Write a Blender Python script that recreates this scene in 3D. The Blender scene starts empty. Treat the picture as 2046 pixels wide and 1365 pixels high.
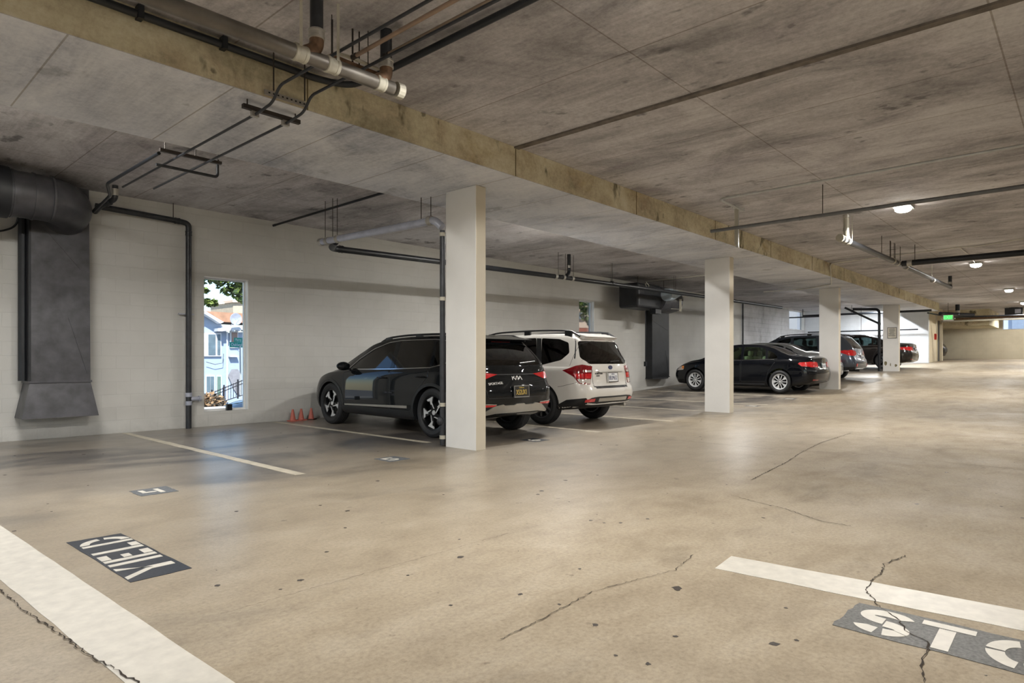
import bpy, bmesh, math, random
from mathutils import Vector, Matrix, geometry
from mathutils.bvhtree import BVHTree
R = math.radians
PI = math.pi
sc = bpy.context.scene
col = sc.collection

# ------------------------------------------------------------------ camera, world, sun, lamps, exposure
YAW = math.atan(1157 / 1275.0)            # the garage axis (+X) lies 42 degrees right of the view axis
EYE = 1.15
cam_data = bpy.data.cameras.new('camera')
cam = bpy.data.objects.new('camera', cam_data)
col.objects.link(cam)
cam_data.sensor_width = 36
cam_data.lens = 36 * 1275 / 2046.0
cam_data.shift_y = (718 - 682.5) / 2046.0
cam_data.clip_start = 0.05
cam_data.clip_end = 500
cam.location = (0, 0, EYE)
cam.rotation_euler = (R(90), 0, YAW - R(90))
sc.camera = cam

sc.view_settings.view_transform = 'Standard'
sc.view_settings.look = 'None'
sc.view_settings.exposure = 0.42
sc.view_settings.gamma = 1
sc.view_settings.use_curve_mapping = False
sc.cycles.use_denoising = True
sc.cycles.sample_clamp_indirect = 6

world = bpy.data.worlds.new('world')
sc.world = world
world.use_nodes = True
wn = world.node_tree.nodes
wl = world.node_tree.links
bg = wn['Background']
sky = wn.new('ShaderNodeTexSky')
sky.sky_type = 'NISHITA'
sky.sun_disc = False
sky.sun_elevation = R(48)
sky.sun_rotation = R(200)
sky.dust_density = 0.1
sky.ozone_density = 3.0
wl.new(sky.outputs[0], bg.inputs[0])
bg.inputs[1].default_value = 0.22

sun_d = bpy.data.lights.new('sun', 'SUN')
sun_d.energy = 8.5
sun_d.angle = R(0.6)
sun_d.color = (1, .96, .9)
sun = bpy.data.objects.new('sun', sun_d)
col.objects.link(sun)
sun.rotation_euler = Vector((0.35, 0.75, -0.95)).to_track_quat('-Z', 'Y').to_euler()

LAMP_W = 360
LAMP_SPOTS = [(-4.6, 2.3), (3.3, 2.3), (12.15, 2.3), (20.7, 2.25), (29.2, 2.2), (36.2, 2.2),
              (-4.6, -5.6), (3.3, -5.6), (12.15, -5.6), (20.7, -5.6), (29.2, -5.6), (37.7, -5.6), (43.5, 2.2)]  # spots over the opposite row are unseen lamps added for even floor light
ADDED_BAY_LAMPS = [(1.2, 110), (9.6, 110), (17.4, 110), (25.4, 110), (33.0, 260)]  # strip lamps added out of sight to brighten the bays and end wall

# ------------------------------------------------------------------ numbers of the place
ZC = 3.70          # ceiling
ZB = 3.35          # underside of the wide beam
YB0, YB1 = 5.12, 6.95
YW = 11.2          # street wall
FL = [(-30, 0), (14.5, 0), (17, .03), (21.25, .22), (29.5, .665), (35.3, .98), (38, 1.06), (47, 1.17), (60, 1.2)]


def fz(x):
    for (a, b), (c, d) in zip(FL, FL[1:]):
        if x <= c:
            return b + (d - b) * (x - a) / (c - a)
    return 1.2


ca, sa = math.cos(YAW), math.sin(YAW)


def ray(px, py):
    t = (px - 1023) / 1275.0
    return (ca + t * sa, sa - t * ca, (718 - py) / 1275.0)


def on_y(px, py, Y):      # point of the vertical plane at distance Y that the photo shows at that pixel
    r = ray(px, py)
    k = Y / r[1]
    return (r[0] * k, Y, EYE + r[2] * k)


def on_x(px, py, X):
    r = ray(px, py)
    k = X / r[0]
    return (X, r[1] * k, EYE + r[2] * k)


def on_z(px, py, z):
    r = ray(px, py)
    k = (z - EYE) / r[2]
    return (r[0] * k, r[1] * k, z)


# ------------------------------------------------------------------ materials
def srgb(r, g, b):
    f = lambda c: ((c / 255 + .055) / 1.055) ** 2.4 if c > 10 else c / 255 / 12.92
    return (f(r), f(g), f(b), 1)


MATS = {}


class NT:
    """small helper to write node materials"""
    def __init__(self, name):
        self.m = bpy.data.materials.new(name)
        self.m.use_nodes = True
        self.n = self.m.node_tree.nodes
        self.l = self.m.node_tree.links
        self.b = self.n['Principled BSDF']
        MATS[name] = self.m
        self.tc = None

    def node(self, t, **k):
        o = self.n.new(t)
        for a, b in k.items():
            setattr(o, a, b)
        return o

    def coord(self, scale=(1, 1, 1), rot=(0, 0, 0), loc=(0, 0, 0)):
        if self.tc is None:
            self.tc = self.node('ShaderNodeTexCoord')
        mp = self.node('ShaderNodeMapping')
        mp.inputs['Scale'].default_value = scale
        mp.inputs['Rotation'].default_value = rot
        mp.inputs['Location'].default_value = loc
        self.l.new(self.tc.outputs['Object'], mp.inputs[0])
        return mp.outputs[0]

    def noise(self, vec, scale, detail=4, rough=.55, dist=0):
        o = self.node('ShaderNodeTexNoise')
        o.inputs['Scale'].default_value = scale
        o.inputs['Detail'].default_value = detail
        o.inputs['Roughness'].default_value = rough
        o.inputs['Distortion'].default_value = dist
        self.l.new(vec, o.inputs['Vector'])
        return o.outputs['Fac']

    def ramp(self, fac, stops):
        o = self.node('ShaderNodeValToRGB')
        cr = o.color_ramp
        while len(cr.elements) < len(stops):
            cr.elements.new(.5)
        for e, (p, c) in zip(cr.elements, stops):
            e.position = p
            e.color = c if len(c) == 4 else (*c, 1)
        self.l.new(fac, o.inputs[0])
        return o.outputs[0]

    def rampv(self, fac, a, b, va=0., vb=1.):
        o = self.node('ShaderNodeMapRange')
        o.interpolation_type = 'SMOOTHSTEP'
        o.inputs['From Min'].default_value = a
        o.inputs['From Max'].default_value = b
        o.inputs['To Min'].default_value = va
        o.inputs['To Max'].default_value = vb
        self.l.new(fac, o.inputs[0])
        return o.outputs[0]

    def mix(self, fac, a, b, mode='MIX'):
        o = self.node('ShaderNodeMix', data_type='RGBA', blend_type=mode)
        for k, v in ((0, fac), (6, a), (7, b)):
            if isinstance(v, (int, float)):
                o.inputs[k].default_value = v
            elif isinstance(v, tuple):
                o.inputs[k].default_value = v
            else:
                self.l.new(v, o.inputs[k])
        return o.outputs[2]

    def math(self, op, a, b=0.):
        o = self.node('ShaderNodeMath', operation=op)
        for k, v in ((0, a), (1, b)):
            if isinstance(v, (int, float)):
                o.inputs[k].default_value = v
            else:
                self.l.new(v, o.inputs[k])
        return o.outputs[0]

    def bump(self, h, strength=.3, dist=.01):
        o = self.node('ShaderNodeBump')
        o.inputs['Strength'].default_value = strength
        o.inputs['Distance'].default_value = dist
        self.l.new(h, o.inputs['Height'])
        self.l.new(o.outputs[0], self.b.inputs['Normal'])

    def set(self, **k):
        names = {'color': 'Base Color', 'rough': 'Roughness', 'metal': 'Metallic', 'coat': 'Coat Weight',
                 'spec': 'Specular IOR Level', 'emit': 'Emission Color', 'emits': 'Emission Strength', 'coatr': 'Coat Roughness'}
        for a, v in k.items():
            s = self.b.inputs[names[a]]
            if isinstance(v, (int, float, tuple)):
                s.default_value = v
            else:
                self.l.new(v, s)
        return self


def simple(name, c, rough=.5, metal=0., var=.12, scale=6, **k):
    """plain material with a little procedural unevenness"""
    t = NT(name)
    v = t.coord()
    n = t.noise(v, scale, 5)
    dark = tuple(x * (1 - var) for x in c[:3]) + (1,)
    lite = tuple(min(1, x * (1 + var)) for x in c[:3]) + (1,)
    t.set(color=t.ramp(n, [(.3, dark), (.7, lite)]), rough=rough, metal=metal, **k)
    return t.m


def glow(name, c, s):
    t = NT(name)
    t.set(color=c, emit=c, emits=s)
    return t.m


def glass(name, tint, refl=1.0, rough=.02):
    t = NT(name)
    t.n.remove(t.b)
    tr = t.node('ShaderNodeBsdfTransparent')
    tr.inputs[0].default_value = tint
    gl = t.node('ShaderNodeBsdfGlossy')
    gl.inputs['Roughness'].default_value = rough
    fr = t.node('ShaderNodeFresnel')
    fr.inputs[0].default_value = 1.5
    mx = t.node('ShaderNodeMixShader')
    f = t.math('MULTIPLY', fr.outputs[0], refl)
    t.l.new(f, mx.inputs[0])
    t.l.new(tr.outputs[0], mx.inputs[1])
    t.l.new(gl.outputs[0], mx.inputs[2])
    t.l.new(mx.outputs[0], t.n['Material Output'].inputs[0])
    return t.m


def mat_floor():
    t = NT('floor_concrete')
    v = t.coord()
    big = t.noise(t.coord((.22, .45, .5)), 1.0, 6, .65, .3)
    mid = t.noise(t.coord((.8, 1.2, 1)), 2.3, 7, .7, .3)
    fine = t.noise(v, 45, 6, .75)
    speck = t.noise(v, 9, 3, .5)
    c = t.ramp(big, [(.34, srgb(146, 132, 110)), (.5, srgb(168, 155, 134)), (.66, srgb(184, 173, 155))])
    c2 = t.ramp(mid, [(.3, srgb(128, 114, 95)), (.52, srgb(168, 155, 134)), (.72, srgb(188, 178, 161))])
    c = t.mix(.45, c, c2)
    # the parking bays are greyer from tyre dust
    sep = t.node('ShaderNodeSeparateXYZ')
    t.l.new(v, sep.inputs[0])
    edge = t.math('ADD', sep.outputs[1], t.math('MULTIPLY', t.noise(v, .5, 4, .6), 4.0))
    bay = t.rampv(edge, 6.9, 9.2)
    c = t.mix(t.math('MULTIPLY', bay, .62), c, srgb(98, 95, 93))
    dk = t.rampv(t.noise(t.coord((.5, .9, 1), loc=(1.3, 4.1, 0)), .75, 5, .62, .8), .44, .62)
    c = t.mix(t.math('MULTIPLY', t.math('MULTIPLY', dk, bay), .75), c, srgb(48, 48, 52))
    # grime in blotches
    grime = t.rampv(t.noise(t.coord((.5, 1, 1), loc=(3, 7, 0)), 1.1, 7, .68, .4), .54, .74)
    c = t.mix(t.math('MULTIPLY', grime, .42), c, srgb(92, 82, 70))
    c = t.mix(t.rampv(speck, .70, .76, 0, .55), c, srgb(80, 72, 62))
    c = t.mix(.65, c, t.ramp(fine, [(.25, (.26, .26, .26)), (.5, (.5, .5, .5)), (.8, (.70, .70, .70))]), 'OVERLAY')
    pits = t.rampv(t.noise(t.coord((1, 2, 1)), 26, 3, .6), .66, .72)
    c = t.mix(t.math('MULTIPLY', pits, .28), c, srgb(92, 84, 74))
    t.set(color=c, rough=t.math('SUBTRACT', t.rampv(t.noise(v, 1.3, 5, .6), .3, .7, .62, .80), t.math('MULTIPLY', bay, .24)), spec=.35, coat=t.math('MULTIPLY', t.rampv(sep.outputs[1], 1.8, 4.2, 0, .75), t.rampv(sep.outputs[0], 8, 15, 1, .12)), coatr=.30)
    t.bump(t.mix(.75, fine, t.noise(v, 7, 5, .6)), .34, .004)
    return t.m


def mat_ceiling(name, tones, streak=(7, .55, 1), joints=True, dots=.8):
    t = NT(name)
    v = t.coord()
    s1 = t.noise(t.coord(streak), 1.0, 7, .7, .5)
    s2 = t.noise(t.coord(tuple(a * 4 for a in streak)), 1.0, 5, .7)
    big = t.noise(t.coord((.5, .3, 1)), .8, 4, .6, .7)
    c = t.ramp(big, [(.32, tones[0]), (.5, tones[1]), (.7, tones[2])])
    c = t.mix(.26, c, t.ramp(s1, [(.28, (.24, .24, .24)), (.5, (.5, .5, .5)), (.74, (.70, .70, .70))]), 'OVERLAY')
    cloud = t.noise(t.coord((.9, .5, 1), loc=(4, 1, 0)), 1.4, 7, .68, 1.0)
    c = t.mix(.9, c, t.ramp(cloud, [(.28, (.22, .22, .22)), (.5, (.5, .5, .5)), (.75, (.70, .70, .70))]), 'OVERLAY')
    c = t.mix(.35, c, t.ramp(s2, [(.25, (.3, .3, .3)), (.75, (.7, .7, .7))]), 'OVERLAY')
    blot = t.rampv(t.noise(t.coord((2.2, 1.4, 1)), 1.3, 4, .6), .62, .72)
    c = t.mix(t.math('MULTIPLY', blot, dots), c, tuple(x * .45 for x in tones[0][:3]) + (1,))
    grit = t.noise(v, 22, 5, .75)
    c = t.mix(.5, c, t.ramp(grit, [(.3, (.3, .3, .3)), (.5, (.5, .5, .5)), (.7, (.68, .68, .68))]), 'OVERLAY')
    # small dark tie marks and pock marks
    vo = t.node('ShaderNodeTexVoronoi')
    vo.inputs['Scale'].default_value = 1.6
    t.l.new(t.coord((1, .8, 1)), vo.inputs['Vector'])
    wob = t.math('ADD', vo.outputs['Distance'], t.math('MULTIPLY', t.noise(v, 16, 3, .6), .10))
    c = t.mix(t.rampv(wob, .085, .115, .62 * dots, 0), c, tuple(x * .30 for x in tones[0][:3]) + (1,))
    drk = t.rampv(t.noise(t.coord((3.4, 2.2, 2), loc=(2, 5, 0)), 1.6, 3, .5), .70, .76)
    c = t.mix(t.math('MULTIPLY', drk, .55 * dots), c, tuple(x * .28 for x in tones[0][:3]) + (1,))
    chalk = t.rampv(t.noise(t.coord((1.6, .7, 1), loc=(9, 2, 0)), 1.2, 6, .7, 1.5), .66, .78)
    c = t.mix(t.math('MULTIPLY', chalk, .6), c, srgb(212, 208, 206))
    if joints:
        br = t.node('ShaderNodeTexBrick')
        br.offset = 0
        br.inputs['Scale'].default_value = 1
        br.inputs['Mortar Size'].default_value = .007
        br.inputs['Brick Width'].default_value = 1.13
        br.inputs['Row Height'].default_value = 2.29
        br.inputs['Color1'].default_value = (1, 1, 1, 1)
        br.inputs['Color2'].default_value = (.95, .95, .95, 1)
        br.inputs['Mortar'].default_value = (.52, .47, .42, 1)
        t.l.new(t.coord(loc=(-.05, -.545, 0)), br.inputs['Vector'])
        c = t.mix(.8, c, br.outputs[0], 'MULTIPLY')
    t.set(color=c, rough=.85, spec=.25)
    t.bump(t.mix(.5, s2, t.noise(v, 30, 4, .7)), .35, .006)
    return t.m


def mat_block(name, c0, c1, joint=.10, w=.40, h=.20, dirt=0., plane='xz', bumps=.5):
    t = NT(name)
    v = t.coord()
    mp = t.coord(rot=(R(90), 0, 0) if plane == 'xz' else (R(90), 0, R(90)))
    # brick pattern in the wall plane
    sep = t.node('ShaderNodeSeparateXYZ')
    t.l.new(v, sep.inputs[0])
    cmb = t.node('ShaderNodeCombineXYZ')
    t.l.new(sep.outputs[0 if plane == 'xz' else 1], cmb.inputs[0])
    t.l.new(sep.outputs[2], cmb.inputs[1])
    br = t.node('ShaderNodeTexBrick')
    br.inputs['Scale'].default_value = 1
    br.inputs['Mortar Size'].default_value = .006
    br.inputs['Mortar Smooth'].default_value = .3
    br.inputs['Brick Width'].default_value = w
    br.inputs['Row Height'].default_value = h
    br.inputs['Color1'].default_value = (1, 1, 1, 1)
    br.inputs['Color2'].default_value = (.97, .97, .97, 1)
    br.inputs['Mortar'].default_value = (1 - joint * 2, 1 - joint * 2, 1 - joint * 2, 1)
    t.l.new(cmb.outputs[0], br.inputs['Vector'])
    n = t.noise(v, .8, 5, .6, .4)
    c = t.ramp(n, [(.3, c0), (.7, c1)])
    if dirt:
        d = t.rampv(t.noise(t.coord((2.5, 2.5, .8)), 1.1, 6, .75), .5, .72)
        c = t.mix(t.math('MULTIPLY', d, dirt), c, srgb(110, 106, 102))
    # foot of the wall, unevenly darker
    foot = t.rampv(t.math('ADD', sep.outputs[2], t.math('MULTIPLY', t.noise(v, 5, 5, .7), .5)), .2, .45, .35, 0)
    c = t.mix(foot, c, tuple(x * .62 for x in c0[:3]) + (1,))
    c = t.mix(1.0, c, br.outputs[0], 'MULTIPLY')
    t.set(color=c, rough=.62, spec=.35)
    inv = t.math('SUBTRACT', 1.0, br.outputs['Fac'])
    t.bump(t.math('ADD', inv, t.math('MULTIPLY', t.noise(v, 60, 4, .7), .35)), bumps, .004)
    return t.m


M_floor = mat_floor()
M_ceil = mat_ceiling('ceiling_concrete', (srgb(150, 147, 149), srgb(184, 181, 183), srgb(206, 204, 207)))
M_soffit = mat_ceiling('soffit_concrete', (srgb(186, 188, 194), srgb(208, 210, 216), srgb(224, 226, 232)), dots=.45)
M_beam = mat_ceiling('beam_side_concrete', (srgb(172, 163, 136), srgb(204, 195, 168), srgb(218, 210, 185)), streak=(.7, .7, 2.2), joints=False, dots=1.15)
M_wall = mat_block('painted_block', srgb(186, 185, 180), srgb(200, 199, 195), .028)
M_wallg = mat_block('rough_block', srgb(168, 168, 170), srgb(196, 197, 200), .14, dirt=.55, bumps=1)
M_wallend = mat_block('end_block', srgb(205, 208, 212), srgb(222, 224, 228), .04, plane='yz')
M_wallcream = mat_block('cream_block', srgb(204, 194, 170), srgb(220, 211, 188), .04, plane='yz')
M_creamx = mat_block('cream_plaster', srgb(196, 184, 158), srgb(212, 200, 172), .02)
M_pillar = simple('pillar_paint', srgb(224, 223, 220), .45, var=.05, scale=1.5)
M_pillarshade = simple('pillar_shade_face', srgb(208, 200, 182), .5, var=.06, scale=1.5)  # aisle face of the same pillars: dimmer, warmer light put into the colour
M_line = simple('line_paint', srgb(214, 210, 200), .5, var=.10, scale=14)
M_line2 = simple('worn_line_paint', srgb(192, 184, 166), .5, var=.16, scale=9)
M_stencil = simple('stencil_black', srgb(42, 48, 58), .42, var=.35, scale=60)
M_stencil2 = simple('stencil_worn', srgb(96, 96, 94), .55, var=.5, scale=70)
M_crack = simple('crack_dark', srgb(52, 44, 36), .9)
M_stencilf = simple('stencil_faded', srgb(104, 108, 112), .5, var=.3, scale=50)
M_oil = simple('oil_dark', srgb(70, 64, 60), .5, var=.3, scale=20)
M_duct = simple('galvanised_dark', srgb(74, 74, 78), .42, .35, var=.35, scale=5)
M_ductblack = simple('duct_black', srgb(34, 36, 40), .5, .2, var=.3)
M_iron = simple('cast_iron', srgb(52, 54, 58), .38, .35, var=.25, scale=12)
M_irondark = simple('pipe_black', srgb(24, 27, 32), .4, .2, var=.3)
M_greypipe = simple('pipe_grey', srgb(176, 180, 194), .32, .3, var=.15)
M_irongrey = simple('cast_iron_dusty', srgb(104, 99, 92), .45, .3, var=.3, scale=5)
M_copper = simple('copper_dull', srgb(150, 128, 110), .45, .4, var=.2)
M_coppergrey = simple('copper_tarnished', srgb(150, 134, 116), .42, .5, var=.2)
M_steel = simple('steel_bright', srgb(176, 173, 166), .4, .6, var=.15)
M_conduit = simple('conduit_steel', srgb(184, 186, 184), .35, .35, var=.12)
M_rod = simple('threaded_rod', srgb(60, 54, 50), .5, .5)
M_strap = simple('strap_white', srgb(176, 172, 158), .6, .1)
M_rust = simple('rusty_fitting', srgb(118, 92, 72), .6, .3, var=.35, scale=20)
M_wire = simple('wire_white', srgb(206, 204, 194), .5)
M_white = simple('white_trim', srgb(226, 226, 224), .45, var=.04)
M_black = simple('black_plastic', srgb(22, 23, 25), .45, var=.2)
M_tyre = simple('tyre_rubber', srgb(34, 35, 37), .65, var=.2, scale=30)
M_rimsilver = simple('alloy_silver', srgb(214, 216, 218), .3, .35, var=.06)
M_rimdark = simple('alloy_black', srgb(26, 27, 29), .3, .5, var=.1)
M_rimgrey = simple('alloy_grey', srgb(110, 112, 116), .3, .8, var=.06)
M_chrome = simple('chrome', srgb(214, 216, 218), .12, 1.0, var=.03)
M_skid = simple('satin_silver', srgb(178, 176, 170), .3, .75, var=.05)
M_inner = simple('cabin_dark', srgb(40, 41, 44), .8)
M_beige = simple('cabin_beige', srgb(196, 188, 160), .7)
M_glassdark = glass('glass_privacy', (.06, .075, .08, 1), 1.6)
M_glasstint = glass('glass_tinted', (.50, .58, .58, 1), 1.5)
M_glassgreen = glass('glass_green', (.62, .72, .66, 1), 1.4)
M_pane = glass('window_glass', (.96, .98, .98, 1), .8)
M_red = simple('lamp_red', srgb(196, 30, 34), .12, var=.15, scale=30, coat=1.0)
M_reddark = simple('lamp_red_dark', srgb(122, 12, 20), .12, var=.2, scale=30, coat=1.0)
M_lampclear = simple('lamp_clear', srgb(214, 206, 200), .12, .2, var=.15, coat=1.0)
M_amber = simple('lamp_amber', srgb(214, 132, 62), .2, var=.1)
M_piped = simple('water_pipe_grey', srgb(108, 110, 112), .4, .3, var=.2)
M_cone = simple('cone_orange', srgb(176, 96, 82), .6, var=.12)
M_conedark = simple('cone_dark', srgb(70, 36, 26), .7)
M_yellowtxt = simple('plate_yellow', srgb(226, 196, 96), .5)
M_bluetxt = simple('plate_blue', srgb(36, 52, 96), .5)
M_platewhite = simple('plate_white', srgb(222, 224, 226), .4, var=.04)
M_green = glow('exit_green', (.10, .55, .14, 1), .7)
M_greenbright = glow('exit_green_bright', (.12, 1, .2, 1), 1.5)
M_signgreen = simple('street_sign_green', srgb(22, 140, 120), .5, var=.05)
M_redbox = simple('alarm_red', srgb(176, 40, 34), .4)
M_lampglow = glow('lamp_glow', (1, .96, .88, 1), 45)


def paint(name, c, flake=.0, rough=.4, metal=.0, spec=.03):
    t = NT(name)
    t.set(color=t.ramp(t.noise(t.coord(), 3, 3), [(.3, tuple(x * .95 for x in c[:3]) + (1,)), (.7, c)]), rough=rough, metal=metal, coat=.75, coatr=.03, spec=spec)
    return t.m


M_pblack = paint('paint_black', srgb(14, 17, 20))
M_pwhite = paint('paint_white', srgb(216, 213, 207), spec=.4)
M_pnavy = paint('paint_black_blue', srgb(9, 11, 16))
M_pgrey = paint('paint_blue_grey', srgb(74, 80, 90), metal=.6, rough=.35)
M_psilver = paint('paint_silver', srgb(176, 178, 178), metal=.8, rough=.3)
M_pbrown = paint('paint_bronze', srgb(44, 40, 38), metal=.5, rough=.3)


# ------------------------------------------------------------------ mesh helpers
class MB:
    def __init__(self):
        self.v, self.f, self.mi, self.m = [], [], [], 0

    def add(self, vs, fs):
        o = len(self.v)
        self.v += [tuple(p) for p in vs]
        self.f += [tuple(i + o for i in q) for q in fs]
        self.mi += [self.m] * len(fs)
        return self

    def box(self, x0, x1, y0, y1, z0, z1):
        v = [(x, y, z) for x in (x0, x1) for y in (y0, y1) for z in (z0, z1)]
        return self.add(v, [(0, 1, 3, 2), (4, 6, 7, 5), (0, 4, 5, 1), (2, 3, 7, 6), (0, 2, 6, 4), (1, 5, 7, 3)])

    def prism(self, poly, fn, d0, d1):
        """poly in (u,v); fn(u,v,d) -> xyz"""
        n = len(poly)
        v = [fn(u, w, d0) for u, w in poly] + [fn(u, w, d1) for u, w in poly]
        f = [tuple(range(n))[::-1], tuple(range(n, 2 * n))]
        f += [(i, (i + 1) % n, n + (i + 1) % n, n + i) for i in range(n)]
        return self.add(v, f)

    def tube(self, pts, r, seg=10, caps=True):
        pts = [Vector(p) for p in pts]
        rs = r if isinstance(r, (list, tuple)) else [r] * len(pts)
        n = len(pts)
        vs, fs = [], []
        ref = None
        for i, p in enumerate(pts):
            t = (pts[min(i + 1, n - 1)] - pts[max(i - 1, 0)])
            t = t.normalized() if t.length > 1e-9 else Vector((0, 0, 1))
            if ref is None:
                ref = Vector((0, 0, 1)) if abs(t.z) < .9 else Vector((1, 0, 0))
            a = (ref - t * ref.dot(t)).normalized()
            ref = a
            b = t.cross(a)
            for k in range(seg):
                an = 2 * PI * k / seg
                vs.append(p + (a * math.cos(an) + b * math.sin(an)) * rs[i])
        for i in range(n - 1):
            for k in range(seg):
                k2 = (k + 1) % seg
                fs.append((i * seg + k, i * seg + k2, (i + 1) * seg + k2, (i + 1) * seg + k))
        if caps:
            fs.append(tuple(range(seg))[::-1])
            fs.append(tuple((n - 1) * seg + k for k in range(seg)))
        return self.add(vs, fs)

    def lathe(self, prof, fn, seg=32, close=True):
        """prof list of (radius, axial); fn(r*cos, r*sin, axial) -> xyz"""
        n = len(prof)
        vs = [fn(r * math.cos(2 * PI * k / seg), r * math.sin(2 * PI * k / seg), a) for r, a in prof for k in range(seg)]
        fs = []
        for i in range(n - 1 if not close else n):
            j = (i + 1) % n
            for k in range(seg):
                k2 = (k + 1) % seg
                fs.append((i * seg + k, i * seg + k2, j * seg + k2, j * seg + k))
        return self.add(vs, fs)

    def ball(self, c, r, seg=14, rings=8, sc_=(1, 1, 1)):
        vs, fs = [], []
        for i in range(rings + 1):
            th = PI * i / rings
            for k in range(seg):
                an = 2 * PI * k / seg
                vs.append((c[0] + r * sc_[0] * math.sin(th) * math.cos(an), c[1] + r * sc_[1] * math.sin(th) * math.sin(an), c[2] + r * sc_[2] * math.cos(th)))
        for i in range(rings):
            for k in range(seg):
                k2 = (k + 1) % seg
                fs.append((i * seg + k, (i + 1) * seg + k, (i + 1) * seg + k2, i * seg + k2))
        return self.add(vs, fs)

    def build(self, name, mats, parent=None, smooth=False, angle=35, fix=True):
        me = bpy.data.meshes.new(name)
        me.from_pydata(self.v, [], self.f)
        for m in (mats if isinstance(mats, (list, tuple)) else [mats]):
            me.materials.append(m)
        for p, i in zip(me.polygons, self.mi):
            p.material_index = i
        if fix:
            bm = bmesh.new()
            bm.from_mesh(me)
            bmesh.ops.remove_doubles(bm, verts=bm.verts, dist=1e-6)
            bmesh.ops.recalc_face_normals(bm, faces=bm.faces)
            bm.to_mesh(me)
            bm.free()
        if smooth:
            me.shade_smooth()
            me.set_sharp_from_angle(angle=R(angle))
        me.update()
        o = bpy.data.objects.new(name, me)
        col.objects.link(o)
        if parent:
            o.parent = parent
        return o


def tag(o, label=None, cat=None, group=None, kind=None):
    if label: o['label'] = label
    if cat: o['category'] = cat
    if group: o['group'] = group
    if kind: o['kind'] = kind
    return o


def empty(name, loc=(0, 0, 0), rz=0, label=None, cat=None, group=None):
    o = bpy.data.objects.new(name, None)
    o.empty_display_size = .2
    col.objects.link(o)
    o.location = loc
    o.rotation_euler = (0, 0, rz)
    return tag(o, label, cat, group)


def struct(name, mb, mats, **k):
    return tag(mb.build(name, mats, **k), kind='structure')


def bend(pts, r, n=6):
    """polyline with rounded corners"""
    pts = [Vector(p) for p in pts]
    out = [pts[0]]
    for i in range(1, len(pts) - 1):
        a, b, c = pts[i - 1], pts[i], pts[i + 1]
        d1, d2 = (a - b), (c - b)
        rr = min(r, d1.length * .48, d2.length * .48)
        p1, p2 = b + d1.normalized() * rr, b + d2.normalized() * rr
        for k in range(n + 1):
            t = k / n
            out.append(p1 * (1 - t) ** 2 + b * 2 * t * (1 - t) + p2 * t ** 2)
    out.append(pts[-1])
    return out


def text_mesh(txt, size, extrude=.002, spacing=1.0):
    cu = bpy.data.curves.new('lettering', 'FONT')
    cu.body = txt
    cu.size = size
    cu.extrude = extrude
    cu.space_character = spacing
    cu.align_x = 'CENTER'
    cu.align_y = 'CENTER'
    cu.resolution_u = 4
    o = bpy.data.objects.new('lettering', cu)
    col.objects.link(o)
    bpy.context.view_layer.update()
    dg = bpy.context.evaluated_depsgraph_get()
    me = bpy.data.meshes.new_from_object(o.evaluated_get(dg))
    bpy.data.objects.remove(o)
    bpy.data.curves.remove(cu)
    me.materials.clear()
    return me


def place_text(name, txt, size, mat, M, parent=None, extrude=.002, sx=1.0, spacing=1.0):
    me = text_mesh(txt, size, extrude, spacing)
    me.transform(M @ Matrix.Diagonal((sx, 1, 1, 1)))
    me.materials.append(mat)
    o = bpy.data.objects.new(name, me)
    col.objects.link(o)
    if parent: o.parent = parent
    return o


def frame(o, x, y):
    """matrix with origin o, local x axis x and local y axis y"""
    x, y = Vector(x).normalized(), Vector(y).normalized()
    z = x.cross(y)
    M = Matrix((x, y, z)).transposed().to_4x4()
    M.translation = Vector(o)
    return M


# ------------------------------------------------------------------ the garage itself
def slab_with_holes(mb, u0, u1, z0, z1, holes, fn, zfoot=None):
    """wall as cells between cut lines; fn(mb,u0,u1,z0,z1) adds one cell"""
    us = sorted({u0, u1, *[h[0] for h in holes], *[h[1] for h in holes]})
    zs = sorted({z0, z1, *[h[2] for h in holes], *[h[3] for h in holes]})
    for a, b in zip(us, us[1:]):
        for c, d in zip(zs, zs[1:]):
            cu, cz = (a + b) / 2, (c + d) / 2
            if any(h[0] < cu < h[1] and h[2] < cz < h[3] for h in holes):
                continue
            fn(a, b, c, d)


# floor: flat under the near bays, then a ramp
mb = MB()
xs = [-12, 0, 8, 14.5] + [14.5 + .8 * i for i in range(1, 42)]
ys = [-12, -6, 0, 6, 11.4]
vs, fs = [], []
for x in xs:
    for y in ys:
        vs.append((x, y, fz(x)))
n = len(vs)
vs += [(x, y, -.3) for x, y, z in vs]
for i in range(len(xs) - 1):
    for j in range(len(ys) - 1):
        a = i * len(ys) + j
        fs.append((a, a + len(ys), a + len(ys) + 1, a + 1))
        fs.append((n + a, n + a + 1, n + a + len(ys) + 1, n + a + len(ys)))
mb.add(vs, fs)
struct('floor', mb, M_floor, fix=False)

struct('ceiling', MB().box(-12, 47.4, -12, 11.4, ZC, ZC + .25), M_ceil)
mb = MB()
mb.box(-12, 34.6, YB0, YB1, ZB, ZC)
for i, q in enumerate(mb.f):
    zz = [mb.v[k][2] for k in q]
    mb.mi[i] = 0 if max(zz) < ZB + .01 else 1
o = struct('ceiling_beam', mb, [M_soffit, M_beam])
struct('trim_1', MB().box(5.68, 5.76, -12, YB0, ZC - .02, ZC), simple('joint_strip', srgb(104, 96, 88), .7, var=.4, scale=9))
mb = MB()
for i in range(7):      # pour joints raised on the beam side
    x = 2.95 + 2.75 * i
    mb.box(x, x + .012, YB0 - .004, YB0 + .01, ZB, ZC)
struct('trim_2', mb, simple('pour_joint', srgb(112, 98, 70), .9))

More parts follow.
